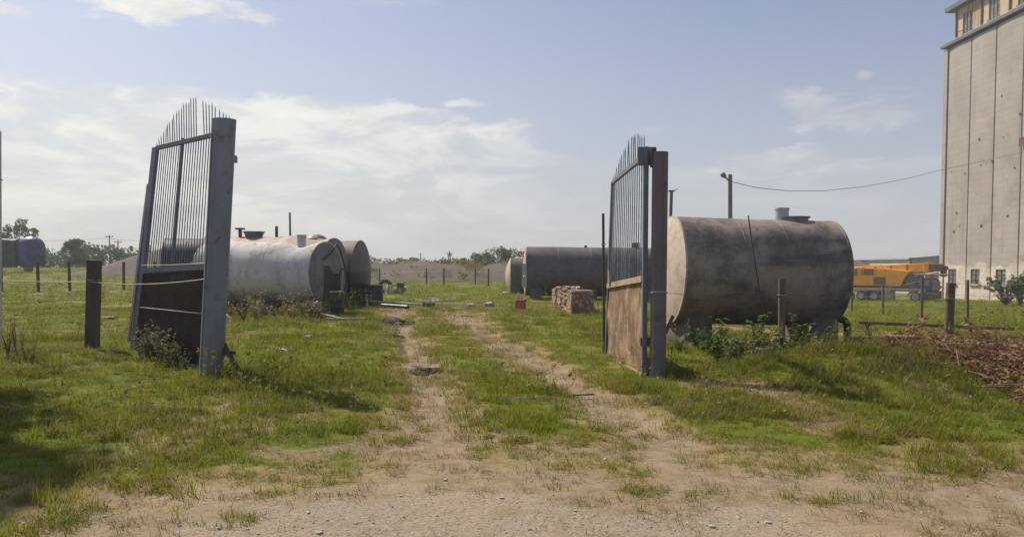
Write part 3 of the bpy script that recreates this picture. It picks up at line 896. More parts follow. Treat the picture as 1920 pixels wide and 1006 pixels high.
# oil spilt down the end, as thick as the crust it is
mb = MB()
poly = [(.33 * .9, -.86 * .0), (.62, .02), (.68, -.28), (.52, -.62), (.1, -.82), (-.18, -.78), (-.2, -.3), (-.18, .22), (.05, .24)]
ctr = (0.2, -.25)
vs = [on_end(-p[0], p[1], .025) for p in poly] + [on_end(-p[0], p[1], -.03) for p in poly]
n_ = len(poly)
mb.add(vs, [tuple(range(n_)), tuple(range(n_, 2 * n_))[::-1]] + [(i, (i + 1) % n_, (i + 1) % n_ + n_, i + n_) for i in range(n_)])
put('oil_crust', mb, M['black_oil'], wt)
hose = [on_end(.25, .40), on_end(-.1, .58, .08), on_end(-.38, .86, .10), on_end(-.60, .66, .1), on_end(-.82, .22, .1), on_end(-.84, .1, .12)]
put('hose', MB().tube(hose, .028, 8), M['rubber'], wt, smooth=True)
loop = [on_end(-.55, -.75, .15), on_end(-.48, -.40, .15), on_end(-.46, -.05, .15), on_end(-.58, .14, .15), on_end(-.78, .12, .15), on_end(-.86, -.08, .16), on_end(-.80, -.38, .16), on_end(-.66, -.6, .16), on_end(-.72, -.8, .16), on_end(-.86, -.95, .18)]
put('hose', MB().tube(loop, .03, 8), M['rubber'], wt, smooth=True)


tanB0 = at(404, 509, 31.5); tanB1 = at(627, 512, 30.6)
tB, pB, LB = tank('tan topped tank with crumpled rim, just behind the pale silver tank', tanB0 - Vector((.2, 0, 0)), tanB1, 1.42, M['tank_tan'], M['tank_tan'], M['cap_grey'], (.1, .5, .92), bulge=.05,
                  dents=((2.2, math.pi / 2, .5, .5, .07), (1.0, math.pi / 2, .4, .4, -.04)), seams=(.3, .6, .9))
v0 = pB(-1.35, 0, 1.36)
vt = put('valve_stem', MB().tube([v0, v0 + Vector((0, 0, .42))], .07, 10), M['post_steel'], tB, smooth=True)
put('valve_wheel', MB().ring(v0 + Vector((0, 0, .38)), (0, 0, 1), .10, .2, .06, 16).box(v0 + Vector((0, 0, .38)), (.3, .04, .04)).box(v0 + Vector((0, 0, .38)), (.04, .3, .04)), M['post_steel'], vt)
h0 = pB(-.75, 0, 1.38)
put('hatch', MB().tube([h0, h0 + Vector((0, 0, .22))], [.30, .40], 18).tube([h0 + Vector((0, 0, .22)), h0 + Vector((0, 0, .25))], .44, 18), M['steel_green'], tB, smooth=True)
put('vent_pipe', MB().tube([pB(.22, 0, 1.35), pB(.22, 0, 1.85)], .06, 10), M['post_steel'], tB)
cc = pB(LB / 2 - .75, 0, 1.36)
mb = MB(); vs = []; fs = []
for j in range(6):
    for k in range(18):
        an = 2 * math.pi * k / 18; q = 1 - j / 6
        vs.append(cc + Vector((.42 * q * math.cos(an), .35 * q * math.sin(an), .17 * (1 - q * q) + .02 * math.sin(5 * an) * q)))
vs.append(cc + Vector((0, 0, .17)))
fs = [(j * 18 + k, j * 18 + (k + 1) % 18, (j + 1) * 18 + (k + 1) % 18, (j + 1) * 18 + k) for j in range(5) for k in range(18)] + [(90 + k, 90 + (k + 1) % 18, 108) for k in range(18)]
put('hatch_cover', mb.add(vs, fs), M['tank_slate'], tB, smooth=True)
tC, pC, LC = tank('dark tank painted black below its middle, right end of the left tank group', at(545, 510, 33.6), at(677, 510, 33.2), 1.34, M['tank_brown'], M['tank_brown'], M['tank_brown'], (.2, .9), bulge=.22, seams=(.6,), dents=())
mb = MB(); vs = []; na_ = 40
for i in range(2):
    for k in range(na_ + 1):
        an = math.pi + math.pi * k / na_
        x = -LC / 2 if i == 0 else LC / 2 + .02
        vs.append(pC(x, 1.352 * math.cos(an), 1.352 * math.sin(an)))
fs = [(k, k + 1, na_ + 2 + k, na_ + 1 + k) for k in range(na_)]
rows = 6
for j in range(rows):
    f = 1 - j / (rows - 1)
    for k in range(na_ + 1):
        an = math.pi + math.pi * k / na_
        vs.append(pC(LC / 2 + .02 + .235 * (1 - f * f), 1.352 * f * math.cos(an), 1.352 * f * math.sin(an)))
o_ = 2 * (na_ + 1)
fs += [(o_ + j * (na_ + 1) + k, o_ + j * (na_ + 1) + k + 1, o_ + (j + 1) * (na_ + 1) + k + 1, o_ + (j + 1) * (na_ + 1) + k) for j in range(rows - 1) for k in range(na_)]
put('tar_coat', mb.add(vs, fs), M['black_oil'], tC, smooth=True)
tE, pE, LE = tank('dark tank half hidden behind the bars of the left gate leaf', at(313, 513, 28.4), at(398, 513, 28.8), 1.30, M['black_oil'], M['black_oil'], M['black_oil'], (.1, .9), bulge=.1, seams=(.5,))

# ------------------------------------------------------------------ drums, canister, pipes and litter round the tanks
def drum(label, p, h, r, m, lid_m):
    root = thing('oil_drum', label, 'drum', p, group='oil drums by the left tanks')
    mb = MB()
    prof = [(0, r), (.02, r * 1.03), (.05, r), (.33, r), (.345, r * 1.035), (.36, r), (.65, r), (.665, r * 1.035), (.68, r), (.95, r), (.98, r * 1.03), (1, r)]
    mb.tube([Vector((0, 0, z * h)) for z, _ in prof], [q for _, q in prof], 24)
    put('body', mb, m, root, smooth=True, local=True)
    put('lid', MB().ring((0, 0, h), (0, 0, 1), r * .9, r * 1.04, .03, 24).tube([(0, 0, h - .01), (0, 0, h + .004)], r * .9, 24).tube([(r * .5, 0, h), (r * .5, 0, h + .03)], .04, 10), lid_m, root, local=True)


def ground_at(px, py, Y):
    p = at(px, py, Y); p.z = hz(p.x, p.y); return p


drum('dark green oil drum in front of the pale silver tank end', ground_at(632, 595, 25.0), .78, .225, M['drum_green'], M['steel_light'])
drum('right navy drum of the pair at the dark tank end', ground_at(705, 566, 32.2), .86, .29, M['drum_blue'], M['steel_light'])
drum('left navy drum of the pair, touching the dark tank end', ground_at(689, 566, 32.8), .85, .27, M['drum_blue'], M['post_steel'])
# far tyre, pale heap, box beyond the drums
tp = ground_at(722, 545, 46)
o = put('tyre', MB().tube([tp + Vector((.34 * math.cos(a), .1 * math.sin(a), .40 + .34 * math.sin(a))) for a in np.linspace(0, 2 * math.pi, 21)], .12, 8, caps=False), M['tyre'], loc=tp, smooth=True)
tag(o, 'black tyre standing left of the pale rubble heap', 'tyre')
hp_ = ground_at(737, 545, 45.5)
mb = MB()
for i in range(26):
    q = hp_ + Vector((random.gauss(0, .28), random.gauss(0, .2), random.uniform(0, .42)))
    mb.box(q, (random.uniform(.15, .35), random.uniform(.12, .3), random.uniform(.1, .25)), Matrix.Rotation(random.uniform(0, 6), 3, 'Z') @ Matrix.Rotation(random.uniform(-.4, .4), 3, 'X'))
o = put('rubble_heap', mb, M['stone'], loc=hp_); tag(o, 'small pale rubble heap between a tyre and a dark box', 'rubble')
bx_ = ground_at(751, 545, 45.5)
o = put('crate', MB().box(bx_ + Vector((0, 0, .3)), (.38, .4, .6)).box(bx_ + Vector((0, 0, .615)), (.42, .44, .03)), M['post_steel'], loc=bx_); tag(o, 'dark upright crate right of the pale rubble heap', 'crate')

cp = ground_at(976, 581, 28.8)
croot = thing('red_canister', 'small red canister standing beside a white stake', 'canister', cp)
put('body', MB().extrude([(-.20, .02), (.20, .02), (.20, .32), (.13, .40), (-.20, .40)], cp + Vector((0, -.09, 0)), (1, 0, 0), (0, 0, 1), (0, .18, 0)), M['red'], croot, bevel=.025)
put('cap', MB().tube([cp + Vector((.15, 0, .34)), cp + Vector((.21, 0, .41))], .04, 12), M['rust_pipe'], croot)
put('handle', MB().tube([cp + Vector((-.15, 0, .39)), cp + Vector((-.13, 0, .46)), cp + Vector((.05, 0, .46)), cp + Vector((.07, 0, .39))], .018, 8), M['red'], croot)
sp_ = ground_at(971, 565, 31)
o = put('stake', MB().beam(sp_ - Vector((0, 0, .1)), sp_ + Vector((.02, 0, .55)), .09, .05), M['white'], loc=sp_); tag(o, 'short white stake behind the red canister', 'stake')
for i, (px, py, Y, s_, lb) in enumerate(((917, 574, 31.0, .14, 'rightmost pale stone on the dark oily strip'), (884, 575, 30.8, .10, 'flat pale stone left of centre on the oily strip'), (948, 552, 44, .16, 'pale stone in the grass before the far tank end'))):
    p = ground_at(px, py, Y)
    bm = bmesh.new(); bmesh.ops.create_icosphere(bm, subdivisions=2, radius=1)
    mb = MB(); off = len(mb.v)
    mb.add([p + Vector((v.co.x * s_ * 1.5, v.co.y * s_ * 1.2, s_ * .4 + v.co.z * s_ * .8)) * 1 + Vector((0, 0, 0)) + Vector((random.uniform(-.02, .02), random.uniform(-.02, .02), random.uniform(-.02, .02))) for v in bm.verts], [[v.index for v in f.verts] for f in bm.faces])
    bm.free()
    tag(put('stone', mb, M['stone'], loc=p), lb, 'stone')


def pipe(name, label, cat, pts, r, m, n=10):
    o = put(name, MB().tube(pts, r, n), m, loc=pts[0], smooth=True)
    return tag(o, label, cat)


pipe('steel_pipe', 'long dark pipe lying right of the navy drums', 'pipe', [ground_at(694, 572, 31.2) + Vector((0, 0, .08)), ground_at(765, 578, 29.8) + Vector((0, 0, .08))], .07, M['black_oil'])
pipe('steel_pipe', 'thin pale pipe lying along the dark pipe by the drums', 'pipe', [ground_at(693, 569, 31.8) + Vector((0, 0, .2)), ground_at(800, 573, 31.0) + Vector((0, 0, .06))], .035, M['steel_light'])
o = put('timber_beam', MB().beam(ground_at(796, 575, 30.6) + Vector((0, 0, .09)), ground_at(812, 577, 30.2) + Vector((0, 0, .09)), .2, .16), M['timber_dark']); tag(o, 'short dark beam lying on the oily strip', 'beam')
pipe('bent_pipe', 'pale bent pipe sticking out of the weeds before the silver tank end', 'pipe',
     [at(596, 565, 24.6), at(590, 570, 24.5), at(586, 577, 24.4), at(588, 584, 24.3), at(600, 588, 24.2), at(640, 597, 23.8), at(672, 603, 23.5)], .035, M['steel_light'])
pipe('pole_on_ground', 'long pale pole lying in the grass by the green drum', 'pole', [ground_at(610, 606, 22.8) + Vector((0, 0, .05)), ground_at(684, 606, 22.6) + Vector((0, 0, .08))], .03, M['timber'])
o = put('plank', MB().beam(at(421, 589, 24.2), at(436, 597, 23.6), .12, .03), M['white'], loc=at(421, 589, 24.2)); tag(o, 'small white plank lying in weeds right of the left gate post', 'plank')

# pipeline right of the big tank
def pipeline():
    Y = 20.5
    a, c_ = at(1608, 604, 20.2), at(1900, 616, 21.0)
    root = thing('pipeline', 'thin rusty pipeline on short stands right of the biggest tank', 'pipeline', Vector((a.x, a.y, hz(a.x, a.y))))
    put('pipe', MB().tube([a, a.lerp(c_, .5), c_], .045, 10), M['rust_pipe'], root, smooth=True)
    for px in (1626, 1826):
        k = (px - 1608) / (1900 - 1608); p = a.lerp(c_, k)
        q = Vector((p.x + .06, p.y - .1, hz(p.x, p.y) - .1))
        put('stand', MB().beam(p - Vector((0, 0, .03)), q, .10, .06), M['rust_pipe'], root)
        put('saddle', MB().box(p + Vector((0, 0, -.03)), (.28, .16, .05)), M['rust_pipe'], root)


pipeline()
lo0, lo1, lo2 = [ground_at(px, py, Y) + Vector((0, 0, .1)) for px, py, Y in ((1590, 634, 17.2), (1740, 644, 17.4), (1990, 660, 17.6))]
o = put('ground_pipe', MB().tube([lo0, lo1, lo2], .075, 10), M['black_oil'], loc=lo0, smooth=True); tag(o, 'black pipe on the ground behind the bank, right of the biggest tank', 'pipe')

# ------------------------------------------------------------------ bricks
def brick_mesh():
    me = bpy.data.meshes.new('brick')
    bm = bmesh.new(); bmesh.ops.create_cube(bm, size=1)
    bmesh.ops.scale(bm, vec=(.245, .118, .063), verts=bm.verts)
    bm.to_mesh(me); bm.free()
    return me


BR = []
for mm in ('brick', 'brick_pale', 'brick_dark'):
    me = brick_mesh(); me.materials.append(M[mm]); BR.append(me)


def brick_stack(label, loc, rz, nl, nw, layers, messy, pal):
    """stack of bricks, length along local y; only its outer bricks are built one by one, those inside as one body"""
    root = thing('brick_stack', label, 'brick stack', loc, rz, 'brick stacks right of the track')
    ln, wd = nl * .252, nw * .125
    core = MB().box((0, 0, layers * .068 * .5 - .04), (wd - .26, ln - .26, layers * .068 - .1))
    put('brick_core', core, M['brick_dark'], root, local=True)
    for k in range(layers):
        rough_top = layers - k <= messy
        for j in range(nl):
            for sd in (-1, 1):
                if rough_top and random.random() < .45: continue
                brick(root, (sd * (wd / 2 - .06), -ln / 2 + (j + .5) * .252, k * .068), math.pi / 2, messy, pal)
        for i in range(1, nw - 1):
            for sd in (-1, 1):
                if rough_top and random.random() < .45: continue
                brick(root, (-wd / 2 + (i + .5) * .125, sd * (ln / 2 - .125), k * .068), math.pi / 2, messy, pal)
    for j in range(nl):
        for i in range(1, nw - 1):
            if random.random() < .8 and 0 < j < nl - 1:
                brick(root, (-wd / 2 + (i + .5) * .125, -ln / 2 + (j + .5) * .252, (layers - 1 - (random.random() < .4 * bool(messy))) * .068), math.pi / 2, messy + 1, pal)


def brick(root, p, rz, messy, pal):
    o = bpy.data.objects.new('brick', random.choices(BR, pal)[0])
    COL.objects.link(o); o.parent = root
    j = .006 + .005 * messy
    o.location = (p[0] + random.gauss(0, j), p[1] + random.gauss(0, j), p[2] + .034)
    o.rotation_euler = (random.gauss(0, .02 * messy), random.gauss(0, .02 * messy), rz + random.gauss(0, .02 + .03 * messy))


b0 = Vector((*flat(1093, 590), 0)); b1 = Vector((*flat(1048, 571), 0))
dirb = (b1 - b0).normalized(); rzb = math.atan2(-dirb.x, dirb.y)
for k, (dist, nl, nw, lay, ms, pal, lb) in enumerate(((.75, 5, 6, 12, 0, (.2, .2, .6), 'nearest brick stack, neat with dark front and flat top'),  # dark bricks prevail here: the front's shade is put into their colour
                                                      (2.5, 5, 5, 13, 3, (.45, .5, .05), 'ragged pale brick stack behind the nearest one, tallest of the row'),
                                                      (4.3, 5, 5, 12, 2, (.5, .45, .05), 'third brick stack of the row counted from the gate'),
                                                      (6.1, 4, 5, 11, 2, (.6, .35, .05), 'farthest brick stack of the row, beside the slate tank'))):
    p = b0 + dirb * dist; p.z = hz(p.x, p.y)
    brick_stack(lb, p, rzb, nl, nw, lay, ms, pal)

# ------------------------------------------------------------------ fence posts and wires
def fence(label, pts, hts, m, r=.045, wires=(.75,), lean=.02, wire_r=.007, sag=.03, extra=None, angle=False):
    root = thing('wire_fence', label, 'fence', pts[0])
    tops = []
    for p, h in zip(pts, hts):
        lx, ly = random.uniform(-lean, lean) * h, random.uniform(-lean, lean) * h
        a = Vector(p) - Vector((0, 0, .25)); b_ = Vector(p) + Vector((lx, ly, h))
        put('post', MB().tube([a, b_], r, 10), m, root, smooth=True)
        tops.append((Vector(p), b_))
    for wv in wires:
        for (a0, a1), (c0, c1) in zip(tops[:-1], tops[1:]):
            p, q = a0.lerp(a1, wv), c0.lerp(c1, wv)
            n_ = 7
            put('wire', MB().tube([p.lerp(q, i / n_) - Vector((0, 0, sag * 4 * (i / n_) * (1 - i / n_))) - Vector((0, r, 0)) for i in range(n_ + 1)], wire_r, 5), M['wire'], root)
    return root


random.seed(3)
P_ = [ground_at(px, 545, Y) for px, Y in ((-66, 45), (3, 45), (72, 45), (131, 46), (186, 46), (232, 47), (290, 48))]
fence('far left fence of dark posts and wire along the grass field', P_, [1.72] * 7, M['post_steel'], .085, (.45, .82), wire_r=.006)
random.seed(4)
P_ = [ground_at(px, 528, Y) for px, Y in ((640, 70), (712, 72), (800, 70), (832, 66), (891, 70), (916, 64), (985, 66))]
fence('small far fence below the bare earth bank in the middle', P_, [1.45] * 7, M['post_steel'], .07, (.8,), wire_r=.008)
random.seed(5)


def zpost(px, py, Y):                                     # a post whose foot shows at that height of the picture
    p = at(px, py, Y); p.z = hz(p.x, p.y); return p


P_ = [zpost(1597, 590, 41.5), zpost(1655, 592, 38.5), zpost(1728, 602, 31.5), zpost(1814, 610, 30.0), zpost(1925, 620, 28)]
fence('right fence of thin brown posts crossing the low field before the crane', P_, [1.35, 1.45, 1.75, 1.6, 1.6], M['post_brown'], .055, (.35, .62, .9), wire_r=.005)


def lone_post(label, foot, top, r, m, square=False):
    foot, top = Vector(foot), Vector(top)
    root = thing('fence_post', label, 'post', foot, group='single fence posts near the gate')
    lo_ = foot - Vector((0, 0, .3))
    if square: put('shaft', MB().beam(lo_, top, 2 * r, 2 * r), m, root, bevel=.008)
    else: put('shaft', MB().tube([lo_, top], r, 16), m, root, smooth=True)
    put('wire_twist', MB().ring(foot.lerp(top, .78), top - foot, r * .98, r + .02, .018, 14), M['wire'], root)
    return root


p170 = ground_at(171, 652, 14.0); t170 = at(177, 487, 14.0)
lone_post('thick dark post left of the left gate leaf', p170, t170, .095, M['post_steel'], True)
p1466 = ground_at(1466, 632, 15.2); t1466 = at(1466, 522, 15.2)
lone_post('reddish brown post in front of the biggest tank', p1466, t1466, .068, M['post_brown'])
p1780 = at(1776, 660, 14.5); p1780.z = hz(p1780.x, p1780.y); t1780 = at(1783, 530, 14.5)
lone_post('leaning brown post behind the dead brush pile', p1780, t1780, .082, M['post_brown'])
pth = ground_at(1133, 660, 14.3)
lone_post('slim pole standing against the free end of the right gate leaf', pth, at(1131, 400, 14.3), .024, M['post_steel'])
pl0 = ground_at(-2, 640, 16); 
lone_post('pale slim pole at the left edge of the picture', at(-1, 700, 12.5) * 1.0 if False else Vector((*at(-1, 640, 14)[:2], hz(*at(-1, 640, 14)[:2]))), at(-1, 246, 14), .03, M['white'])


def strand(label, pts, r=.007):
    o = put('wire_strand', MB().tube(pts, r, 5), M['wire'] if r > .006 else M['rust_pipe'], loc=pts[0])
    return tag(o, label, 'wire')


def sagged(a, b_, s_, n=10):
    a, b_ = Vector(a), Vector(b_)
    return [a.lerp(b_, i / n) - Vector((0, 0, 4 * s_ * (i / n) * (1 - i / n))) for i in range(n + 1)]


w0 = p170.lerp(t170, .76)
strand('pale wire from the picture edge to the thick dark post', sagged(at(-60, 521, 14.6), w0 - Vector((0, .1, 0)), .03), .008)
strand('pale wire from the thick dark post to the left gate post', sagged(w0 - Vector((0, .1, 0)), at(385, 523, 11.0), .06), .008)
strand('wire from the brownish gate post to the reddish post', sagged(at(1236, 548, 10.88), p1466.lerp(t1466, .8) - Vector((0, .07, 0)), .05), .003)
strand('wire from the reddish post to the leaning brown post', sagged(p1466.lerp(t1466, .8) - Vector((0, .07, 0)), p1780.lerp(t1780, .78) - Vector((0, .09, 0)), .08), .003)
strand('short bent wire lying in grass at the thick dark post', [ground_at(178, 655, 13.6) + Vector((0, 0, .03)), at(195, 655, 13.4), at(208, 658, 13.2), at(217, 666, 12.9)], .012)

# lamp pole, small pole, power lines
lp = at(1371, 420, 45); lz = hz(lp.x, lp.y)
lroot_ = thing('street_lamp', 'tall grey lamp pole behind the biggest tank', 'street lamp', (lp.x, lp.y, lz))
lt = at(1369, 327, 45)
put('pole', MB().tube([Vector((lp.x, lp.y, lz)), lt], [.15, .12], 12), M['pole'], lroot_, smooth=True)
la, lb_ = at(1368, 340, 44.9), at(1358, 330, 44.6)
put('arm', MB().tube([la, lb_], .05, 8), M['lamp'], lroot_)
hd = (lb_ - la).normalized()
put('lamp_head', MB().tube([lb_ - hd * .12, lb_, lb_ + hd * .2, lb_ + hd * .28], [.06, .14, .15, .05], 12), M['lamp'], lroot_, smooth=True)
sp2 = at(1256, 420, 26); sz = hz(sp2.x, sp2.y)
sroot = thing('pipe_pole', 'thin pole with wire bracket just right of the brownish gate post', 'pole', (sp2.x, sp2.y, sz))
stp = at(1259, 358, 26)
put('shaft', MB().tube([Vector((sp2.x - .05, sp2.y, sz)), stp], .055, 10), M['pole'], sroot, smooth=True)
put('bracket', MB().box(stp, (.2, .1, .05)).tube([stp, stp + Vector((.10, 0, .02)), stp + Vector((.22, 0, .07))], .012, 6), M['pole'], sroot)
strand('power line sagging from the lamp pole to the grain elevator', [at(1373, 341, 45), at(1420, 352, 46.5), at(1480, 358, 49), at(1540, 358, 53), at(1620, 350, 58), at(1700, 335, 65), at(1760, 320, 70), at(1840, 303, 74), at(1925, 284, 77), at(1990, 268, 78)], .022)
for px, yt, Y, lb, nm in ((543.5, 398, 60, 'tallest pole rising behind the left tank group', 1), (205, 440, 150, 'left one of two distant utility poles', 1), (221, 450, 150, 'right one of two distant utility poles', 1), (788, 474, 210, 'small distant pole above the bare bank', 1)):
    p = at(px, yt, Y); gz = hz(p.x, p.y)
    rt = thing('utility_pole', lb, 'pole', (p.x, p.y, gz))
    put('shaft', MB().tube([(p.x, p.y, gz), p], [.16, .11] if Y > 100 else [.1, .08], 8), M['pole'], rt, smooth=True)
    if Y > 100: put('crossarm', MB().box(p - Vector((0, 0, .4)), (1.5, .1, .1)).box(p + Vector((.6, 0, -.25)), (.08, .08, .25)).box(p + Vector((-.6, 0, -.25)), (.08, .08, .25)), M['pole'], rt)
pa = at(843, 470, 210); gz = hz(pa.x, pa.y)
rt = thing('utility_pole', 'distant pole on two spread legs left of the green bushes', 'pole', (pa.x, pa.y, gz))
put('leg', MB().tube([(pa.x - .8, pa.y, gz), pa], .14, 8), M['pole'], rt); put('leg', MB().tube([(pa.x + .8, pa.y, gz), pa - Vector((0, 0, .4))], .14, 8), M['pole'], rt)
put('crossarm', MB().box(pa - Vector((0, 0, .6)), (2.0, .12, .12)).box(pa + Vector((0, 0, -1.1)), (1.2, .12, .6)), M['pole'], rt)
strand('far power line strung left of the gate', sagged(at(-120, 446, 150), at(205, 446, 150), .6), .035)
strand('far power line strung behind the left gate leaf', sagged(at(205, 447, 150), at(460, 452, 150), .6), .035)

# ------------------------------------------------------------------ grain elevator
EX, EY0, EY1, EZ0, EZ1 = 53.0, 95.3, 58.0, -2.9, 27.9
elv = thing('grain_elevator', 'tall pale concrete grain elevator with dark vertical joints', 'grain elevator', (EX, 80, -2.4))
put('body', MB().box((EX + 9.3, (EY0 + EY1) / 2, (EZ0 + EZ1) / 2), (18.0, EY0 - EY1 - .1, EZ1 - EZ0)), M['joint'], elv)
pw = 4.62
y = EY0 - .35
k = 0
wins = []
panels = []
while y > EY1 + 1:
    ya, yb = y, max(y - pw, EY1)
    # bowed wall face between two joints with an opening for the ground floor window
    wy0, wy1, wz0, wz1 = ya - 1.0, ya - 2.75, -.42, 1.34
    mb = MB(); n_ = 12
    ysl = sorted(set([ya - .11 - (ya - yb - .22) * i / n_ for i in range(n_ + 1)] + [wy0, wy1]), reverse=True)
    zsl = [EZ0, wz0, wz1, EZ1]

    def xb(yy):
        tt = (yy - (ya + yb) / 2) / ((ya - yb) / 2)
        return EX - .07 * max(0, 1 - tt * tt)
    V = {}
    vs, fs = [], []
    for i, yy in enumerate(ysl):
        for j, zz in enumerate(zsl):
            V[i, j] = len(vs); vs.append((xb(yy), yy, zz))
    for i in range(len(ysl) - 1):
        for j in range(3):
            if j == 1 and ysl[i] <= wy0 + 1e-6 and ysl[i + 1] >= wy1 - 1e-6: continue
            fs.append((V[i, j], V[i + 1, j], V[i + 1, j + 1], V[i, j + 1]))
    # edges returning into the joint, and the window reveal
    for yy in (ysl[0], ysl[-1]):
        o_ = len(vs); vs += [(xb(yy), yy, EZ0), (EX + .32, yy, EZ0), (EX + .32, yy, EZ1), (xb(yy), yy, EZ1)]; fs.append((o_, o_ + 1, o_ + 2, o_ + 3))
    for q in (((wy0, wz0), (wy1, wz0)), ((wy1, wz0), (wy1, wz1)), ((wy1, wz1), (wy0, wz1)), ((wy0, wz1), (wy0, wz0))):
        o_ = len(vs)
        vs += [(xb(q[0][0]), q[0][0], q[0][1]), (xb(q[1][0]), q[1][0], q[1][1]), (EX + .15, q[1][0], q[1][1]), (EX + .15, q[0][0], q[0][1])]; fs.append((o_, o_ + 1, o_ + 2, o_ + 3))
    put('wall_panel', mb.add(vs, fs), M['elev'], elv)
    fr = MB(); xx = EX - .02
    cy_, cz_ = (wy0 + wy1) / 2, (wz0 + wz1) / 2
    for yy in (wy0 - .05, wy1 + .05): fr.box((xx, yy, cz_), (.08, .1, wz1 - wz0))
    for zz in (wz0 + .05, wz1 - .05): fr.box((xx, cy_, zz), (.078, wy0 - wy1 - .2, .1))
    fr.box((xx + .003, cy_, cz_), (.07, .06, wz1 - wz0 - .2))
    for zz in (cz_ - .3, cz_ + .3): fr.box((xx + .006, cy_, zz), (.06, wy0 - wy1 - .2, .05))
    win = put('window', fr, M['frame_dark'], elv)
    if k == 0:
        slats = MB()
        for q in range(8): slats.box((EX + .08, cy_, wz0 + .12 + q * .21), (.05, wy0 - wy1 - .1, .17))
        put('boarding', slats, M['pole'], win)
    else:
        for a_ in (-1, 1):
            put('pane', MB().box((EX + .06, cy_ + a_ * .41, cz_), (.02, .74, wz1 - wz0 - .1)), M['glass'], win)
    put('sill', MB().box((EX - .16, cy_, wz0 - .05), (.34, wy0 - wy1 + .3, .1)), M['elev'], win)
    y = yb; k += 1
# pilaster at the far corner, eave, chips
put('corner_pilaster', MB().box((EX + .25, EY0 + .1, (EZ0 + EZ1) / 2), (.8, .75, EZ1 - EZ0)), M['elev'], elv)
put('eave', MB().box((EX + 9, (EY0 + EY1) / 2 + .2, EZ1 + .45), (18.9, EY0 - EY1 + 1.3, .36)), M['roof_dark'], elv)
put('roof_slab', MB().box((EX + 9, (EY0 + EY1) / 2 + .5, EZ1 + .70), (18.6, EY0 - EY1 + .6, .14)), M['shed'], elv)
for (py_, zz, s_) in ((92.5, 8, .4), (91, 12.5, .35), (88.3, 16, .45), (87.9, 13, .35), (88.6, 9.8, .3), (86.9, 13.2, .3), (85.9, 13.2, .3), (92.9, 5.8, .45), (91.8, 6.4, .3), (87.5, 6.2, .45), (84, 15.5, .5), (82.9, 7, .4), (82.0, 12, .3), (93.8, 13, .35), (81.4, 17.5, .5), (84.5, 20, .3)):
    n_ = 7
    q0 = EX - .085; s_ *= random.uniform(.4, 1.0)
    mb = MB()
    pts = [(q0, py_ + s_ * .6 * math.cos(a) * random.uniform(.6, 1.2), zz + s_ * .5 * math.sin(a) * random.uniform(.6, 1.2)) for a in np.linspace(0, 2 * math.pi, n_, endpoint=False)]
    mb.add(pts + [(q0 + .25, p[1], p[2]) for p in pts], [tuple(range(n_)), tuple(range(n_, 2 * n_))[::-1]] + [(i, (i + 1) % n_, (i + 1) % n_ + n_, i + n_) for i in range(n_)])
    put('pockmark', mb, M['joint'], elv)  # dark raised patch standing in for a hole in the wall
put('red_plate', MB().box((EX - .3, 80.2, 14.5), (.08, 1.6, .9)), M['brown_roof'], elv)
# gallery storey on the roof
SX = EX + .75
gal = thing('roof_gallery', 'ochre storey with gridded windows on top of the grain elevator', 'building', (SX, 80, EZ1 + .77))
GZ0, GZ1 = EZ1 + .77, EZ1 + 4.6
ws = [94.9 - 2.35 - 5.05 * i for i in range(7)]
mb = MB()
ycur = 94.9
ys_ = [94.9]
for c0 in ws:
    ys_ += [c0 + 1.0, c0 - 1.0]
ys_.append(59.5)
for i in range(len(ys_) - 1):
    ya, yb = ys_[i], ys_[i + 1]
    if i % 2 == 0: mb.box((SX + .2, (ya + yb) / 2, (GZ0 + GZ1) / 2), (.4, ya - yb, GZ1 - GZ0))
    else:
        mb.box((SX + .2, (ya + yb) / 2, GZ0 + .3), (.4, ya - yb, .6)); mb.box((SX + .2, (ya + yb) / 2, GZ1 - .45), (.4, ya - yb, .9))
put('wall', mb, M['tan'], gal)
put('end_wall', MB().box((SX + 5.2, 94.7, (GZ0 + GZ1) / 2), (9.6, .4, GZ1 - GZ0)).box((SX + 9.9, 77, (GZ0 + GZ1) / 2), (.3, 35, GZ1 - GZ0)), M['tan'], gal)
put('roof', MB().box((SX + 4.8, 77.3, GZ1 + .22), (11.4, 37.2, .5)), M['roof_dark'], gal)
for c0 in ws:
    zc, hh = (GZ0 + .6 + GZ1 - .9) / 2, (GZ1 - .9) - (GZ0 + .6)
    fr = MB()
    for yy in (-.95, -.33, .33, .95): fr.box((SX + .12, c0 + yy, zc), (.1, .09, hh))
    for zz in (-hh / 2 + .05, 0, hh / 2 - .05): fr.box((SX + .125, c0, zc + zz), (.08, 1.85, .08))
    win = put('window', fr, M['frame_dark'], gal)
    for yy in (-.64, 0, .64):
        put('pane', MB().box((SX + .15, c0 + yy, zc), (.02, .55, hh - .1)), M['glass'], win)
    put('sill', MB().box((SX - .06, c0, GZ0 + .56), (.2, 2.2, .08)), M['roof_dark'], win)
    put('downpipe', MB().tube([(SX - .1, c0 + 2.2, GZ0), (SX - .1, c0 + 2.2, GZ1)], .12, 8), M['brown_trim'], gal)
an = thing('roof_antenna', 'thin antenna mast with stays on the elevator roof', 'antenna', (SX - .5, 91.3, GZ0))
q = Vector((SX - .5, 91.0, GZ0))
put('mast', MB().tube([q, q + Vector((0, -.3, 7.5))], .05, 6), M['post_steel'], an)
for dy_, dz_ in ((1.6, 0), (-.9, 2.2), (.8, 1.0)):
    put('stay', MB().tube([q + Vector((0, dy_, dz_)), q + Vector((0, -.2, 6.5 + dz_ * .2))], .03, 5), M['post_steel'], an)
put('arm', MB().tube([q + Vector((0, 3.0, .9)), q + Vector((0, .3, .75))], .05, 5), M['post_steel'], an)

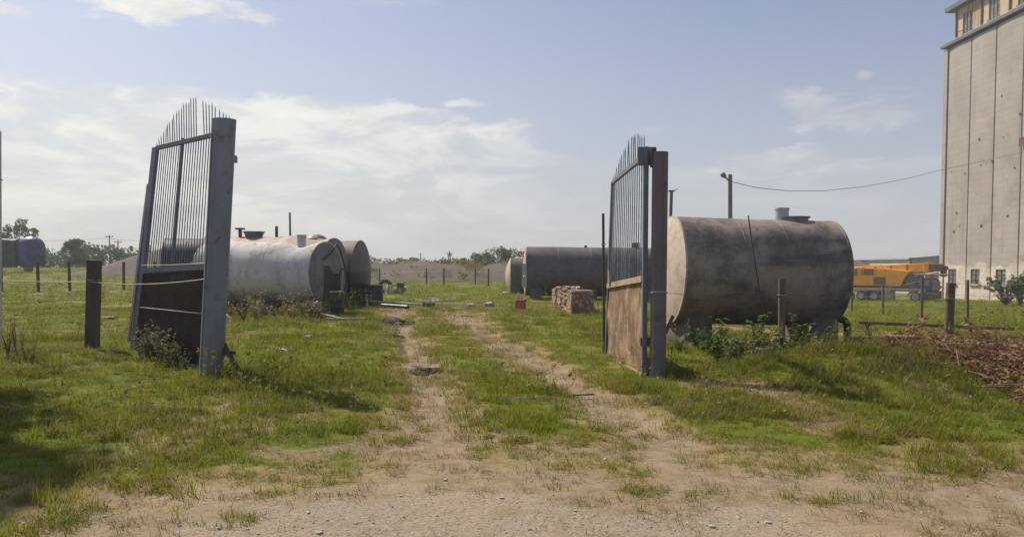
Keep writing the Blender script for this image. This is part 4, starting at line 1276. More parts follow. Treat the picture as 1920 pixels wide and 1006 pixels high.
# ------------------------------------------------------------------ sheds behind the crane
def shed():
    Y = 118
    a, c_ = at(1704, 560, Y), at(1772, 560, Y)
    gz = hz(a.x, a.y) - .3
    zt = at(1708, 484, Y).z
    root = thing('warehouse', 'grey white warehouse end wall left of the grain elevator', 'building', (a.x, a.y, gz))
    xw = c_.x - a.x + 3
    put('wall', MB().extrude([(0, 0), (xw, 0), (xw, zt - gz + .6), (.0, zt - gz - .2)], (a.x, a.y, gz), (1, 0, 0), (0, 0, 1), (0, 20, 0)), M['shed'], root)
    put('roof', MB().extrude([(-.4, zt - gz - .18), (xw + .4, zt - gz + .64), (xw + .4, zt - gz + .84), (-.4, zt - gz + .02)], (a.x, a.y - .4, gz), (1, 0, 0), (0, 0, 1), (0, 20.8, 0)), M['shed_roof'], root)
    put('lean_to', MB().extrude([(.8, 0), (xw, 0), (xw, 4.6), (.8, 3.3)], (a.x, a.y - 3.0, gz), (1, 0, 0), (0, 0, 1), (0, 2.98, 0)), M['shed'], root)
    put('downpipe', MB().tube([(a.x + .12, a.y - .1, gz), (a.x + .12, a.y - .1, zt + .1)], .14, 8), M['post_steel'], root)
    for px in (1732, 1737):
        q = at(px, 493, Y); put('vent', MB().box((q.x, Y - .04, q.z), (.26, .1, .22)), M['joint'], root)
    b_, d_ = at(1575, 560, 130), at(1692, 560, 130)
    gz = hz(b_.x, b_.y) - .3; zt = at(1600, 488, 130).z
    r2 = thing('long_shed', 'long low building with brown roof behind the orange crane', 'building', (b_.x, b_.y, gz))
    put('wall', MB().box(((b_.x + d_.x) / 2, 134, (gz + zt - 1) / 2), (d_.x - b_.x, 8, zt - 1 - gz)), M['shed'], r2)
    put('roof', MB().extrude([(-.5, zt - 1.05), (8.5, zt - 1.05), (4.5, zt), (4, zt)], (b_.x - .5, 129.8, 0), (0, 1, 0), (0, 0, 1), (d_.x - b_.x + 1, 0, 0)), M['brown_roof'], r2)


shed()

# ------------------------------------------------------------------ truck crane
def crane():
    Y = 84.0
    k = Y / F_PX
    o0 = at(1652, 562, Y); gz = hz(o0.x, Y)
    root = thing('truck_crane', 'orange truck crane parked left of the grain elevator', 'truck crane', (o0.x, Y, gz))

    def X(px): return o0.x + (px - 1652) * k * 1.42

    def Z(py): return gz + (560 - py) * k * 1.02
    D = 2.5

    def slab(name, poly, y0, y1, m, par=root, bev=.03):
        return put(name, MB().extrude([(X(a), Z(b_)) for a, b_ in poly], (0, y0, 0), (1, 0, 0), (0, 0, 1), (0, y1 - y0, 0)), m, par, bevel=bev)
    # carrier
    slab('chassis', [(1585, 541), (1712, 541), (1712, 536), (1585, 536)], Y - D / 2, Y + D / 2, M['chassis'])
    slab('side_box', [(1605, 557), (1621, 557), (1621, 546), (1605, 546)], Y - D / 2 - .02, Y - .6, M['chassis'])
    slab('side_box', [(1658, 557), (1671, 557), (1671, 538.5), (1658, 538.5)], Y - D / 2 - .02, Y - .4, M['chassis'])
    slab('deck', [(1585, 536), (1700, 536), (1700, 532), (1585, 532)], Y - D / 2 + .2, Y + D / 2 - .2, M['post_steel'])
    for px in (1592, 1632, 1649, 1700):
        for sd in (-1, 1):
            c = Vector((X(px), Y + sd * (D / 2 - .2), gz + .56))
            wl = put('wheel', MB().tube([c + Vector((0, -.17, 0)), c + Vector((0, -.13, 0)), c + Vector((0, .13, 0)), c + Vector((0, .17, 0))], [.50, .56, .56, .50], 24), M['tyre'], root, smooth=True)
            put('rim', MB().tube([c + Vector((0, sd * .172 - .01, 0)), c + Vector((0, sd * .172 + .01, 0))], .31, 20).tube([c + Vector((0, sd * .19 - .05, 0)), c + Vector((0, sd * .19 + .05, 0))], .10, 12), M['rim'], wl, smooth=True)
    for px in (1606, 1673):
        slab('outrigger', [(px, 560), (px + 3, 560), (px + 3, 537), (px, 537)], Y - D / 2 - .28, Y - D / 2 - .05, M['crane_dark'])
        slab('outrigger_pad', [(px - 3, 562), (px + 6, 562), (px + 6, 560.3), (px - 3, 560.3)], Y - D / 2 - .42, Y - D / 2 + .02, M['chassis'])
    # upper works
    slab('body', [(1601, 531.5), (1680, 531.5), (1687, 514), (1692, 505), (1660, 500), (1633, 500), (1632, 514), (1601, 514)], Y - 1.05, Y + 1.1, M['crane'])
    slab('counterweight', [(1573, 531.5), (1600.6, 531.5), (1600.6, 499), (1573, 501)], Y - 1.1, Y + 1.15, M['crane'])
    cab = slab('cab', [(1601.4, 513.6), (1631.4, 513.6), (1631.4, 498), (1601.4, 499)], Y - 1.12, Y - .1, M['crane'])
    slab('cab_window', [(1613, 512.5), (1626, 512.5), (1626, 501), (1615, 501.5)], Y - 1.16, Y - 1.123, M['frame_dark'], cab, 0)
    slab('cab_glass', [(1615.2, 511.5), (1620, 511.5), (1620, 502.3), (1616.2, 502.6)], Y - 1.185, Y - 1.162, M['glass'], cab, 0)
    slab('cab_glass', [(1621, 511.5), (1625, 511.5), (1625, 502.3), (1621, 502.3)], Y - 1.185, Y - 1.162, M['glass'], cab, 0)
    slab('grille', [(1634, 512), (1647, 512), (1647, 500.5), (1634, 500.5)], Y - 1.10, Y - 1.053, M['crane_dark'], root, 0)
    slab('side_panel', [(1634, 530), (1646, 530), (1646, 515.5), (1634, 515.5)], Y - 1.10, Y - 1.053, M['crane'], root, 0)
    p = slab('side_panel', [(1647.5, 530), (1662, 530), (1662, 515.5), (1647.5, 515.5)], Y - 1.10, Y - 1.053, M['crane_dark'], root, 0)
    # boom: nested sections running forward over the deck
    slab('boom', [(1602, 498.3), (1640, 495.5), (1708, 490.5), (1708, 505), (1690, 506.5), (1655, 506.5), (1640, 500.2)], Y - .45, Y + .45, M['crane'])
    slab('boom_section', [(1712, 492), (1726, 492), (1729, 504.5), (1712, 506)], Y - .55, Y + .55, M['crane_dark'])
    slab('boom_collar', [(1706, 489.4), (1712, 489.2), (1712, 507), (1706, 507)], Y - .62, Y + .62, M['crane'])
    slab('boom_head', [(1726, 494.5), (1731, 496), (1731, 502), (1728, 503.5)], Y - .35, Y + .35, M['crane_dark'])
    put('pulley', MB().tube([(X(1728), Y - .5, Z(500)), (X(1728), Y + .5, Z(500))], .22, 16), M['post_steel'], root, smooth=True)
    slab('jib', [(1690, 509), (1735, 509.5), (1736, 512), (1690, 513)], Y - .75, Y - .5, M['rail_ochre'])
    slab('boom_shade_panel', [(1683, 535), (1697, 535), (1701, 513), (1690, 513)], Y - .95, Y + .95, M['steel_green'])  # dark green slab standing in for the shade below the boom
    put('lift_ram', MB().tube([(X(1676), Y - .2, Z(528)), (X(1694), Y - .2, Z(505.5))], .16, 12), M['crane'], root, smooth=True)
    put('winch', MB().tube([(X(1668), Y - .8, Z(507)), (X(1668), Y + .8, Z(507))], .3, 16), M['crane_dark'], root, smooth=True)
    # blue driving cab in front
    c2 = slab('driver_cab', [(1700, 538.5), (1719, 538.5), (1719, 524), (1717, 518.5), (1702, 518.5), (1700, 524)], Y - 1.2, Y + 1.2, M['cab_blue'])
    slab('cab_roof', [(1702, 518.3), (1717, 518.3), (1716, 516.5), (1703, 516.5)], Y - 1.1, Y + 1.1, M['cab_blue'], c2)
    slab('cab_window', [(1703, 530), (1716, 530), (1715, 521), (1704, 521)], Y - 1.225, Y - 1.203, M['glass'], c2, 0)
    slab('bumper', [(1710, 553), (1721, 553), (1721, 539.5), (1711, 539.5)], Y - 1.18, Y + 1.18, M['post_steel'])
    put('mudguard', MB().tube([(X(1700) + .82 * math.cos(a), Y - 1.1, gz + .56 + .82 * math.sin(a)) for a in np.linspace(.1, math.pi - .1, 9)], .07, 8), M['chassis'], root, smooth=True)
    for px in (1645, 1665, 1685):
        slab('boom_rib', [(px, 506.2), (px + 1.6, 506.2), (px + 1.6, 496.2 - (px - 1640) * .07), (px, 496.4 - (px - 1640) * .07)], Y - .5, Y - .452, M['crane_dark'], root, 0)
    slab('door_line', [(1610.5, 530), (1611.3, 530), (1611.3, 515), (1610.5, 515)], Y - 1.075, Y - 1.052, M['crane_dark'], root, 0)
    slab('skirt', [(1602, 534.5), (1682, 534.5), (1682, 531.8), (1602, 531.8)], Y - 1.0, Y + 1.0, M['crane_dark'])
    put('hook_block', MB().box((X(1727), Y, Z(508)), (.5, .4, .7)), M['crane_dark'], root)
    put('hand_rail', MB().tube([(X(1634), Y - 1.12, Z(499)), (X(1634), Y - 1.12, Z(494)), (X(1658), Y - 1.12, Z(494)), (X(1658), Y - 1.12, Z(499))], .04, 6), M['crane'], root)
    put('hydraulic_hose', MB().tube([(X(1650), Y - .5, Z(508)), (X(1668), Y - .55, Z(511)), (X(1690), Y - .5, Z(507))], .06, 6), M['rubber'], root)
    put('beacon', MB().box((X(1716), Y - .6, Z(514)), (.3, .3, .35)), M['red'], root)
    root.rotation_euler.z = R(-47)


crane()
pc = at(1737, 563, 82); pcz = hz(pc.x, 82)
rt = thing('plough_frame', 'dark heap of harrow frames leaning between crane and elevator', 'farm implement', (pc.x, 82, pcz))
for i in range(5):
    x0_ = at(1731 + i * 4, 560, 82).x
    put('frame_bar', MB().beam((x0_, 82 + .2 * i, pcz), (x0_ + .5 + .2 * i, 82.5, pcz + 2.6 - .25 * i), .16, .12), M['post_steel'] if i < 3 else M['timber'], rt)
put('back_panel', MB().box((at(1741, 540, 83).x, 83.2, pcz + 1.3), (1.5, .15, 2.4)), M['post_steel'], rt)

# ------------------------------------------------------------------ covered trailer on the left
def trailer():
    Y = 88
    k = Y / F_PX
    c = at(20, 500, Y); gz = hz(c.x, Y)
    root = thing('covered_trailer', 'dark green covered trailer with blue tarpaulin over its rounded end', 'trailer', (c.x, Y, gz))

    def X(px): return at(px, 500, Y).x

    def Zp(py): return at(20, py, Y).z
    mb = MB()
    n_ = 12
    prof = [(-1.2, gz + .9), (-1.25, Zp(458)), (-1.0, Zp(451)), (-.4, Zp(447.5)), (.4, Zp(447.5)), (1.0, Zp(451)), (1.25, Zp(458)), (1.2, gz + .9)]
    mb.extrude([(p[0], p[1]) for p in prof], (X(-70), Y, 0), (0, 1, 0), (0, 0, 1), (X(40) - X(-70), 0, 0))
    put('green_cover', mb, M['tarp_green'], root, smooth=True)
    for px in (-40, -5, 26):
        put('cover_rib', MB().tube([(X(px), Y + p[0] * 1.01, p[1] + .02) for p in prof], .05, 6), M['tarp_green'], root)
    put('cover_edge', MB().tube([(X(-70), Y - .9, Zp(448.0)), (X(0), Y - .9, Zp(447.8)), (X(38), Y - .85, Zp(452))], .08, 6), M['tarp_edge'], root)
    mb = MB(); vs = []
    cx_, rr, nn = X(60), X(82) - X(60), 22
    zc = Zp(465)
    for j in range(11):
        v = j / 10
        zz = gz + .7 + (Zp(442) - gz - .7) * v
        q = math.sqrt(max(0.0, 1 - max(0, (v - .6) / .4) ** 2.2)) * (.92 + .13 * min(1, v * 1.6))
        for i in range(nn):
            a = 2 * math.pi * i / nn
            f = q * (1 + .05 * math.sin(3 * a + 5 * v) + .03 * math.sin(7 * a))
            vs.append((cx_ - .25 * (v < .0) + rr * 1.05 * f * math.cos(a), Y + 1.3 * f * math.sin(a), zz))
    fs = [(j * nn + i, j * nn + (i + 1) % nn, (j + 1) * nn + (i + 1) % nn, (j + 1) * nn + i) for j in range(10) for i in range(nn)] + [tuple(range(10 * nn, 11 * nn))]
    put('blue_tarp', mb.add(vs, fs), M['tarp_blue'], root, smooth=True)
    put('frame', MB().box((X(0), Y, gz + .8), (X(78) - X(-68), 1.6, .2)), M['post_steel'], root)
    for px in (-45, -20, 62):
        q = Vector((X(px), Y - 1.0, gz + .5))
        put('wheel', MB().tube([q, q + Vector((0, .3, 0))], .5, 18), M['tyre'], root, smooth=True)


trailer()

# ------------------------------------------------------------------ trees and bushes
def leaf_cloud(mb, centres, radii, n, size, flat_=.8):
    rs = np.random.default_rng(len(mb.v) + n)
    for _ in range(n):
        i = rs.integers(len(centres))
        d = rs.normal(size=3); d /= np.linalg.norm(d)
        q = np.array(centres[i]) + d * np.array(radii[i]) * rs.uniform(.45, 1.05) ** .6
        u = rs.normal(size=3); u /= np.linalg.norm(u)
        v = np.cross(u, rs.normal(size=3)); v /= np.linalg.norm(v) + 1e-9
        s_ = size * rs.uniform(.5, 1.3)
        mb.add([q - u * s_, q - v * s_ * .5, q + u * s_, q + v * s_ * .5], [(0, 1, 2, 3)])


def tree(label, loc, h, cw, n, size, lean=0, m='leaf_tree', trunk=.35, clumps=12, name='tree', seed=1, group=None, cat='tree', low=.3):
    random.seed(seed)
    loc = Vector(loc)
    root = thing(name, label, cat, loc, group=group)
    top = loc + Vector((lean, 0, h * .8))
    tr = MB().tube([loc - Vector((0, 0, .2)), loc.lerp(top, .35) + Vector((.02 * h, 0, 0)), top], [h * .028, h * .02, h * .006], 8)
    cs, rs = [], []
    for i in range(clumps):
        a = random.uniform(0, 2 * math.pi); v = random.uniform(low, .95)
        wd = cw * math.sqrt(max(.08, 1 - ((v - .55) / .5) ** 2)) * random.uniform(.35, .95)
        c = loc + Vector((math.cos(a) * wd + lean * v, math.sin(a) * wd, h * v))
        cs.append(c); r_ = cw * random.uniform(.22, .46); rs.append((r_, r_, r_ * .75))
        tr.tube([loc.lerp(top, v * .7), (loc.lerp(top, v * .7) + c) / 2 + Vector((0, 0, .04 * h)), c], [h * .009, h * .006, h * .002], 5)
    put('trunk', tr, M['bark'], root, smooth=True)
    mb = MB(); leaf_cloud(mb, cs, rs, n, size)
    put('crown', mb, M[m], root)
    return root


def tree_at(px, ytop, Y, wpx, label, seed, n=900, clumps=12, size=None, name='tree', cat='tree', low=.3, group=None, m='leaf_tree'):
    p = at(px, ytop, Y); gz = hz(p.x, p.y)
    tree(label, (p.x, p.y, gz), p.z - gz, wpx * Y / F_PX / 2, n, size or Y * .0017, seed=seed, clumps=clumps, name=name, cat=cat, low=low, group=group, m=m)


tree_at(26, 412, 130, 56, 'loose tree rising behind the covered trailer', 11, 1500, 22, .26, low=.15)
tree_at(58, 424, 134, 34, 'thin tree above the blue tarpaulin', 12, 800, 14, .24, low=.15)
tree_at(141, 442, 120, 46, 'round dark tree standing alone left of the gate', 13, 2600, 24, .24, low=.08)
tree_at(173, 455, 130, 20, 'small tree between the lone tree and the poles', 14, 700, 10, .24, low=.08)
tree_at(245, 462, 130, 16, 'low bush nearest the left gate leaf, behind the earth mound', 15, 260, 6, .25, 'bush', 'bush', .1)
for i, (px, yt, wp_, lb) in enumerate(((905, 474, 36, 'left low bush behind the bare bank beside the pale tank end'), (932, 466, 48, 'tallest green bush behind the bare bank'), (964, 470, 46, 'right green bush just left of the slate tank'),
                                       (765, 484, 34, 'flat bush on the bank right of the dark tank'), (870, 486, 30, 'low scrub clump right of the two legged pole'))):
    tree_at(px, yt, 112, wp_ * 1.35, lb, 30 + i, 2400, 26, .17, 'bush', 'bush', .02)
# far wood: one mass
mb = MB(); cs, rs = [], []
random.seed(77)
for i in range(330):
    x = -430 + 1000 * i / 330 + random.uniform(-2, 2)
    Y = random.uniform(395, 425)
    hgt_ = 10.5 + 2.0 * math.sin(x * .03) + random.uniform(-1.5, 2.5) - 5.5 * float(sst(x, -110, -40))
    for z in (.25, .6):
        cs.append((x, Y, hgt_ * z)); rs.append((3.6, 3, hgt_ * .42))
leaf_cloud(mb, cs, rs, 26000, 1.0)
tag(put('distant_wood', mb, M['leaf_far']), 'belt of far woodland along the horizon', 'wood', kind='stuff')
mb = MB(); cs, rs = [], []
for i in range(34):
    x = -92 + 62 * i / 34
    cs.append((x, 128 + random.uniform(-3, 3), hz(x, 128) + 1.2)); rs.append((2.4, 1.6, 1.5 + random.uniform(0, 1.5)))
leaf_cloud(mb, cs, rs, 12000, .3)
tag(put('scrub', mb, M['leaf_far']), 'dark green scrub along the far left field edge', 'scrub', kind='stuff')
mb = MB(); cs, rs = [], []
for i in range(190):
    x = random.uniform(-46, 20); y = random.uniform(82, 93)
    if random.random() < .5: y = random.uniform(90, 94)
    top_h = 2.1 * max(0, 1 - abs(y - 92) / 12) ** .8 * float(sst(x, -48, -40)) * float(sst(22 - x, 0, 9))
    r_ = random.uniform(.25, .8)
    cs.append((x, y, hz(x, y) + top_h + r_ * .3)); rs.append((r_ * 1.5, r_, r_ * .7))
leaf_cloud(mb, cs, rs, 6000, .16)
tag(put('bank_scrub', mb, M['leaf_tall']), 'low weeds growing on the bare earth bank', 'scrub', kind='stuff')
# tree out of the picture on the left: its crown shades the verge
tree('tall tree standing left of the gate, shading the verge', (-10.9, 12.1, hz(-10.9, 12.1)), 10.6, 1.6, 6500, .17, seed=5, clumps=30, low=.5)

# shrub by the elevator
def shrub(px, py, Y, hh, ww, label, seed, nst=26, nleaf=18, m='leaf_weed', lsize=.1):
    random.seed(seed)
    p = at(px, py, Y); p.z = hz(p.x, p.y)
    root = thing('shrub', label, 'shrub', p)
    st, lf = MB(), MB()
    for i in range(nst):
        a = random.uniform(0, 2 * math.pi); sp_ = random.uniform(.2, 1) * ww
        tip = p + Vector((math.cos(a) * sp_, math.sin(a) * sp_ * .6, hh * random.uniform(.55, 1)))
        mid = p.lerp(tip, .5) + Vector((0, 0, hh * .15))
        st.tube([p, mid, tip], [.022, .014, .005], 5)
        for j in range(nleaf):
            q = mid.lerp(tip, random.random()) if random.random() < .75 else p.lerp(mid, random.random())
            u = Vector((random.gauss(0, 1), random.gauss(0, 1), random.gauss(0, .6))).normalized(); v = u.orthogonal()
            q = q + Vector((random.gauss(0, .06), random.gauss(0, .06), random.gauss(0, .06))) * hh * .5
            s_ = lsize * random.uniform(.6, 1.3)
            lf.add([q - u * s_, q - v * s_ * .4, q + u * s_, q + v * s_ * .4], [(0, 1, 2, 3)])
    put('stem', st, M['bark'], root)
    put('foliage', lf, M[m], root)


shrub(1885, 572, 60, 2.3, 3.0, 'sprawling grey green shrub at the foot of the grain elevator', 8, 46, 26, 'leaf_tree', .13)
shrub(1912, 570, 58, 2.7, 1.6, 'upright shrub at the right picture edge before the elevator windows', 9, 30, 26, 'leaf_tree', .13)

# broad leaved weeds
def weed_plant(h, n, spread, lsize, seed, m):
    random.seed(seed)
    st, lf = MB(), MB()
    for i in range(n):
        a = random.uniform(0, 2 * math.pi)
        tip = Vector((math.cos(a) * spread * random.uniform(.2, 1), math.sin(a) * spread * random.uniform(.2, 1), h * random.uniform(.5, 1)))
        st.tube([(0, 0, -.05), tip * .5 + Vector((0, 0, h * .1)), tip], [.010, .007, .003], 5)
        for j in range(7):
            b_ = tip * random.uniform(.35, 1.02)
            ang = random.uniform(0, 2 * math.pi)
            u = Vector((math.cos(ang), math.sin(ang), random.uniform(-.5, .5))).normalized()
            v = u.cross(Vector((0, 0, 1))).normalized()
            s_ = lsize * random.uniform(.5, 1.2); dr = Vector((0, 0, -s_ * .25))
            lf.add([b_, b_ + u * s_ * .5 + v * s_ * .34, b_ + u * s_ * .5 - v * s_ * .34 + Vector((0, 0, .01)), b_ + u * s_ * 1.15 + dr], [(0, 2, 3, 1)])
    return st, lf


def plant_weeds(label, group, spots, variants):
    protos = []
    for vi, args in enumerate(variants):
        st, lf = weed_plant(*args)
        protos.append((args, st, lf))
    first = {}
    for i, (x, y, s_) in enumerate(spots):
        vi = i % len(variants)
        if vi not in first:
            root = thing('weed_plant', label, 'weed', (0, 0, 0), group=group)
            put('stem', protos[vi][1], M['twig'] if variants[vi][5] == 'leaf_grey' else M['leaf_weed'], root, local=True)
            put('foliage', protos[vi][2], M[variants[vi][5]], root, local=True)
            first[vi] = root
        else:
            root = copy_tree(first[vi])
        root.location = (x, y, hz(x, y)); root.rotation_euler = (0, 0, random.uniform(0, 6.28)); root.scale = (s_,) * 3


random.seed(21)
spots = []
for px, py, Y, s_ in ((1305, 630, 15.6, .8), (1335, 640, 14.6, 1.0), (1352, 655, 13.4, 1.0), (1366, 668, 12.6, .8), (1330, 650, 14.0, .9), (1398, 640, 14.4, 1.0), (1420, 640, 14.2, 1.1), (1440, 645, 13.6, .9), (1452, 640, 14.0, 1.0), (1480, 640, 13.8, 1.2), (1500, 640, 13.8, 1.1), (1520, 635, 14.4, .9), (1385, 650, 13.4, .8), (1275, 640, 14.6, .7), (1545, 640, 14.5, .8), (1412, 655, 12.9, .7), (1345, 660, 12.8, .9), (1470, 645, 13.2, .8)):
    p = at(px, py, Y); spots.append((p.x, p.y, s_))
plant_weeds('broad leaved green weed growing in front of the biggest tank', 'weeds in front of the biggest tank', spots,
            [(.62, 9, .26, .15, 1, 'leaf_weed'), (.5, 10, .32, .13, 2, 'leaf_weed'), (.75, 8, .22, .13, 3, 'leaf_weed'), (.55, 9, .3, .1, 4, 'leaf_grey')])
spots = []
for px, Y, s_ in ((262, 12.9, .9), (275, 12.8, 1.0), (290, 12.6, 1.1), (303, 12.5, 1.15), (316, 12.3, 1.0), (330, 12.1, .8), (300, 12.3, .8), (345, 11.9, .55)):
    p = at(px, 660, Y); spots.append((p.x, p.y, s_))
plant_weeds('pale seeding weed growing against the dark sheet of the left gate leaf', 'weeds at the left gate leaf', spots, [(.62, 10, .2, .055, 6, 'leaf_grey'), (.55, 12, .25, .06, 7, 'leaf_grey'), (.5, 11, .24, .07, 8, 'leaf_weed')])
spots = []
random.seed(22)
for px, py, Y in [(random.uniform(425, 600), 0, random.uniform(22.8, 25.2)) for _ in range(26)]:
    p = at(px, 590, Y); spots.append((p.x, p.y, random.uniform(.7, 1.3)))
plant_weeds('dry brown weed growing in front of the pale silver tank', 'dry weeds along the pale silver tank', spots, [(.55, 10, .3, .09, 9, 'leaf_dead'), (.6, 12, .3, .08, 10, 'leaf_grey'), (.45, 10, .3, .1, 11, 'leaf_tall')])
spots = []
for px, Y, s_ in ((30, 13.2, .9), (60, 12.0, .6), (45, 12.6, .7), (15, 12.8, .8)):
    p = at(px, 660, Y); spots.append((p.x, p.y, s_))
plant_weeds('wispy tall weed in the grass near the left picture edge', 'wispy weeds at left', spots, [(.8, 6, .22, .06, 12, 'leaf_grey'), (.7, 6, .2, .07, 13, 'leaf_tall')])

# dead brush heap on the right bank
def brush():
    random.seed(31)
    c = at(1800, 690, 10.9); c.z = hz(c.x, c.y)
    root = thing('brush_pile', 'heap of cut branches with dead brown leaves on the right bank', 'brush pile', c)
    lf = MB()
    for i in range(120):
        k = random.random()
        y = random.uniform(8.0, 11.3); x = random.triangular(4.9 + max(0, (y - 8) * .10), .68 * y + .7, .68 * y + .4)
        if k < .40: y = random.uniform(9.8, 11.3); x = random.uniform(5.25, 7.9)
        up = .48 * math.exp(-((y - 10.9) / .8) ** 2)
        p = Vector((x, y, hz(x, y) + random.uniform(.05, .22) + up * random.random()))
        L = random.uniform(.45, 1.1); a = random.uniform(-1.15, .1) if random.random() < .7 else random.uniform(0, 6.28)
        q = p + Vector((math.cos(a) * L, math.sin(a) * L, 0)); q.z = hz(q.x, q.y) + random.uniform(.08, .26)
        m_ = (p + q) / 2 + Vector((random.gauss(0, .05), random.gauss(0, .05), random.uniform(.02, .12)))
        put('branch', MB().tube([p, m_, q], [.007, .005, .002], 5), M['twig'], root, smooth=True)
        if i % 4 == 0: continue
        for j in range(70):
            s0 = random.random() ** .55
            b_ = (p.lerp(m_, s0 * 2) if s0 < .5 else m_.lerp(q, s0 * 2 - 1)) + Vector((random.gauss(0, .06), random.gauss(0, .06), random.gauss(.0, .045)))
            u = Vector((random.gauss(0, 1), random.gauss(0, 1), random.gauss(-.5, .6))).normalized(); v = u.orthogonal().normalized()
            k_ = u.cross(v)
            s_ = random.uniform(.03, .075)
            lf.add([b_, b_ + u * s_ * .6 + v * s_ * .36 + k_ * s_ * .12, b_ + u * s_ * 1.3 + k_ * s_ * .5, b_ + u * s_ * .6 - v * s_ * .36 + k_ * s_ * .12], [(0, 1, 2, 3)])
    o = put('dead_leaves', lf, M['leaf_dead'], root); o['kind'] = 'stuff'


brush()

# small litter and clods
random.seed(41)
for px, py, s_, lb, mm in ((531, 661, .09, 'white plastic scrap in the grass right of the left gate post', 'white'), (581, 637, .09, 'white paper scrap in grass nearer the silver tank', 'white'), (203, 599, .2, 'pale flat board lying in the grass behind the left gate leaf', 'stone')):
    x, y = flat(px, py); p = Vector((x, y, hz(x, y) + .04))
    mb = MB(); n_ = 5
    vs = [p + Vector(((i - 2) * s_ * .5, (j - 2) * s_ * .35, random.uniform(0, .05 if mm == 'white' else .02))) for i in range(n_) for j in range(n_)]
    vs += [v + Vector((0, 0, .004 if mm == 'white' else .03)) for v in vs]
    fs = [(i * n_ + j, (i + 1) * n_ + j, (i + 1) * n_ + j + 1, i * n_ + j + 1) for i in range(n_ - 1) for j in range(n_ - 1)]
    fs += [tuple(q_ + 25 for q_ in f)[::-1] for f in fs]
    tag(put('litter', mb.add(vs, fs), M[mm], loc=p), lb, 'litter')


def clods(name, label, px, py, n, rad_, zmax, smin, smax, m):
    x, y = flat(px, py)
    p = Vector((x, y, hz(x, y)))
    mb = MB()
    for i in range(n):
        a, q = random.uniform(0, 6.28), random.random() ** .6 * rad_
        s_ = random.uniform(smin, smax)
        c = p + Vector((math.cos(a) * q, math.sin(a) * q * 1.3, 0)); c.z = hz(c.x, c.y) + zmax * (1 - q / rad_) * random.uniform(.2, 1)
        bm = bmesh.new(); bmesh.ops.create_icosphere(bm, subdivisions=1, radius=s_)
        mb.add([c + Vector((v.co.x * random.uniform(.7, 1.3), v.co.y * random.uniform(.7, 1.3), v.co.z * random.uniform(.5, .9))) for v in bm.verts], [[v.index for v in f.verts] for f in bm.faces])
        bm.free()
    return tag(put(name, mb, m, loc=p), label, 'soil')


clods('soil_heap', 'dark heap of soil beside the left wheel track near the drums', 741, 604, 130, .55, .22, .03, .11, M['asphalt'])
clods('soil_clods', 'dark clods in the left wheel track below the soil heap', 741, 630, 40, .22, .07, .02, .07, M['asphalt'])
clods('soil_clods', 'dark clods across the left wheel track level with the gate', 802, 690, 60, .26, .05, .015, .05, M['asphalt'])
x, y = flat(1088, 738)
o = put('stick', MB().tube([Vector((x - .12, y, hz(x, y) + .05)), Vector((x + .18, y + .05, hz(x, y) + .06))], .012, 6), M['bark']); tag(o, 'dark stick lying on the right wheel track', 'stick')

# puddle on the oily strip
mb = MB(); px0, py0 = flat(826, 561); n_ = 28
zz = min(hz(px0 + dx_, py0 + dy_) for dx_ in (-1, 0, 1) for dy_ in (-1, 0, 1)) + .05
vs = [(px0 + 1.05 * math.cos(a) * (1 + .2 * math.sin(3 * a + 1)), py0 + 2.4 * math.sin(a) * (1 + .2 * math.sin(2 * a)), zz) for a in np.linspace(0, 2 * math.pi, n_, endpoint=False)]
mb.add(vs, [tuple(range(n_))])
tag(put('puddle_water', mb, M['water']), 'small puddle on the dark oily strip across the track', kind='structure')

# loose stones on the verge
def pebbles():
    rs = np.random.default_rng(17)
    bm = bmesh.new(); bmesh.ops.create_icosphere(bm, subdivisions=1, radius=1)
    bv = np.array([v.co[:] for v in bm.verts]); bf = np.array([[v.index for v in f.verts] for f in bm.faces]); bm.free()
    N = 2600
    Y = 3.4 + rs.random(N) ** 1.3 * 5.5; X = rs.uniform(-.8, .8, N) * (Y + 1)
    b_, g_, d_, o_ = masks(X, Y)
    keep = rs.random(N) < np.maximum(g_, .25 * b_)
    X, Y = X[keep], Y[keep]; n = len(X)
    s_ = rs.gamma(2.0, .0022, n) + .003
    s_ = np.minimum(s_, .02)
    z = height(X, Y)
    sc_ = np.stack([s_ * rs.uniform(.8, 1.5, n), s_ * rs.uniform(.8, 1.3, n), s_ * rs.uniform(.5, .8, n)], 1)
    V = bv[None] * (1 + .25 * rs.normal(size=(n, len(bv), 1))) * sc_[:, None] + np.stack([X, Y, z + s_ * .25], 1)[:, None]
    Fc = (bf[None] + (np.arange(n) * len(bv))[:, None, None]).reshape(-1, 3)
    me = bpy.data.meshes.new('gravel'); me.from_pydata(V.reshape(-1, 3).tolist(), [], Fc.tolist()); me.materials.append(M['stone'])
    o = bpy.data.objects.new('gravel', me); COL.objects.link(o)
    tag(o, 'loose pale stones on the road verge', 'gravel', kind='stuff')


pebbles()

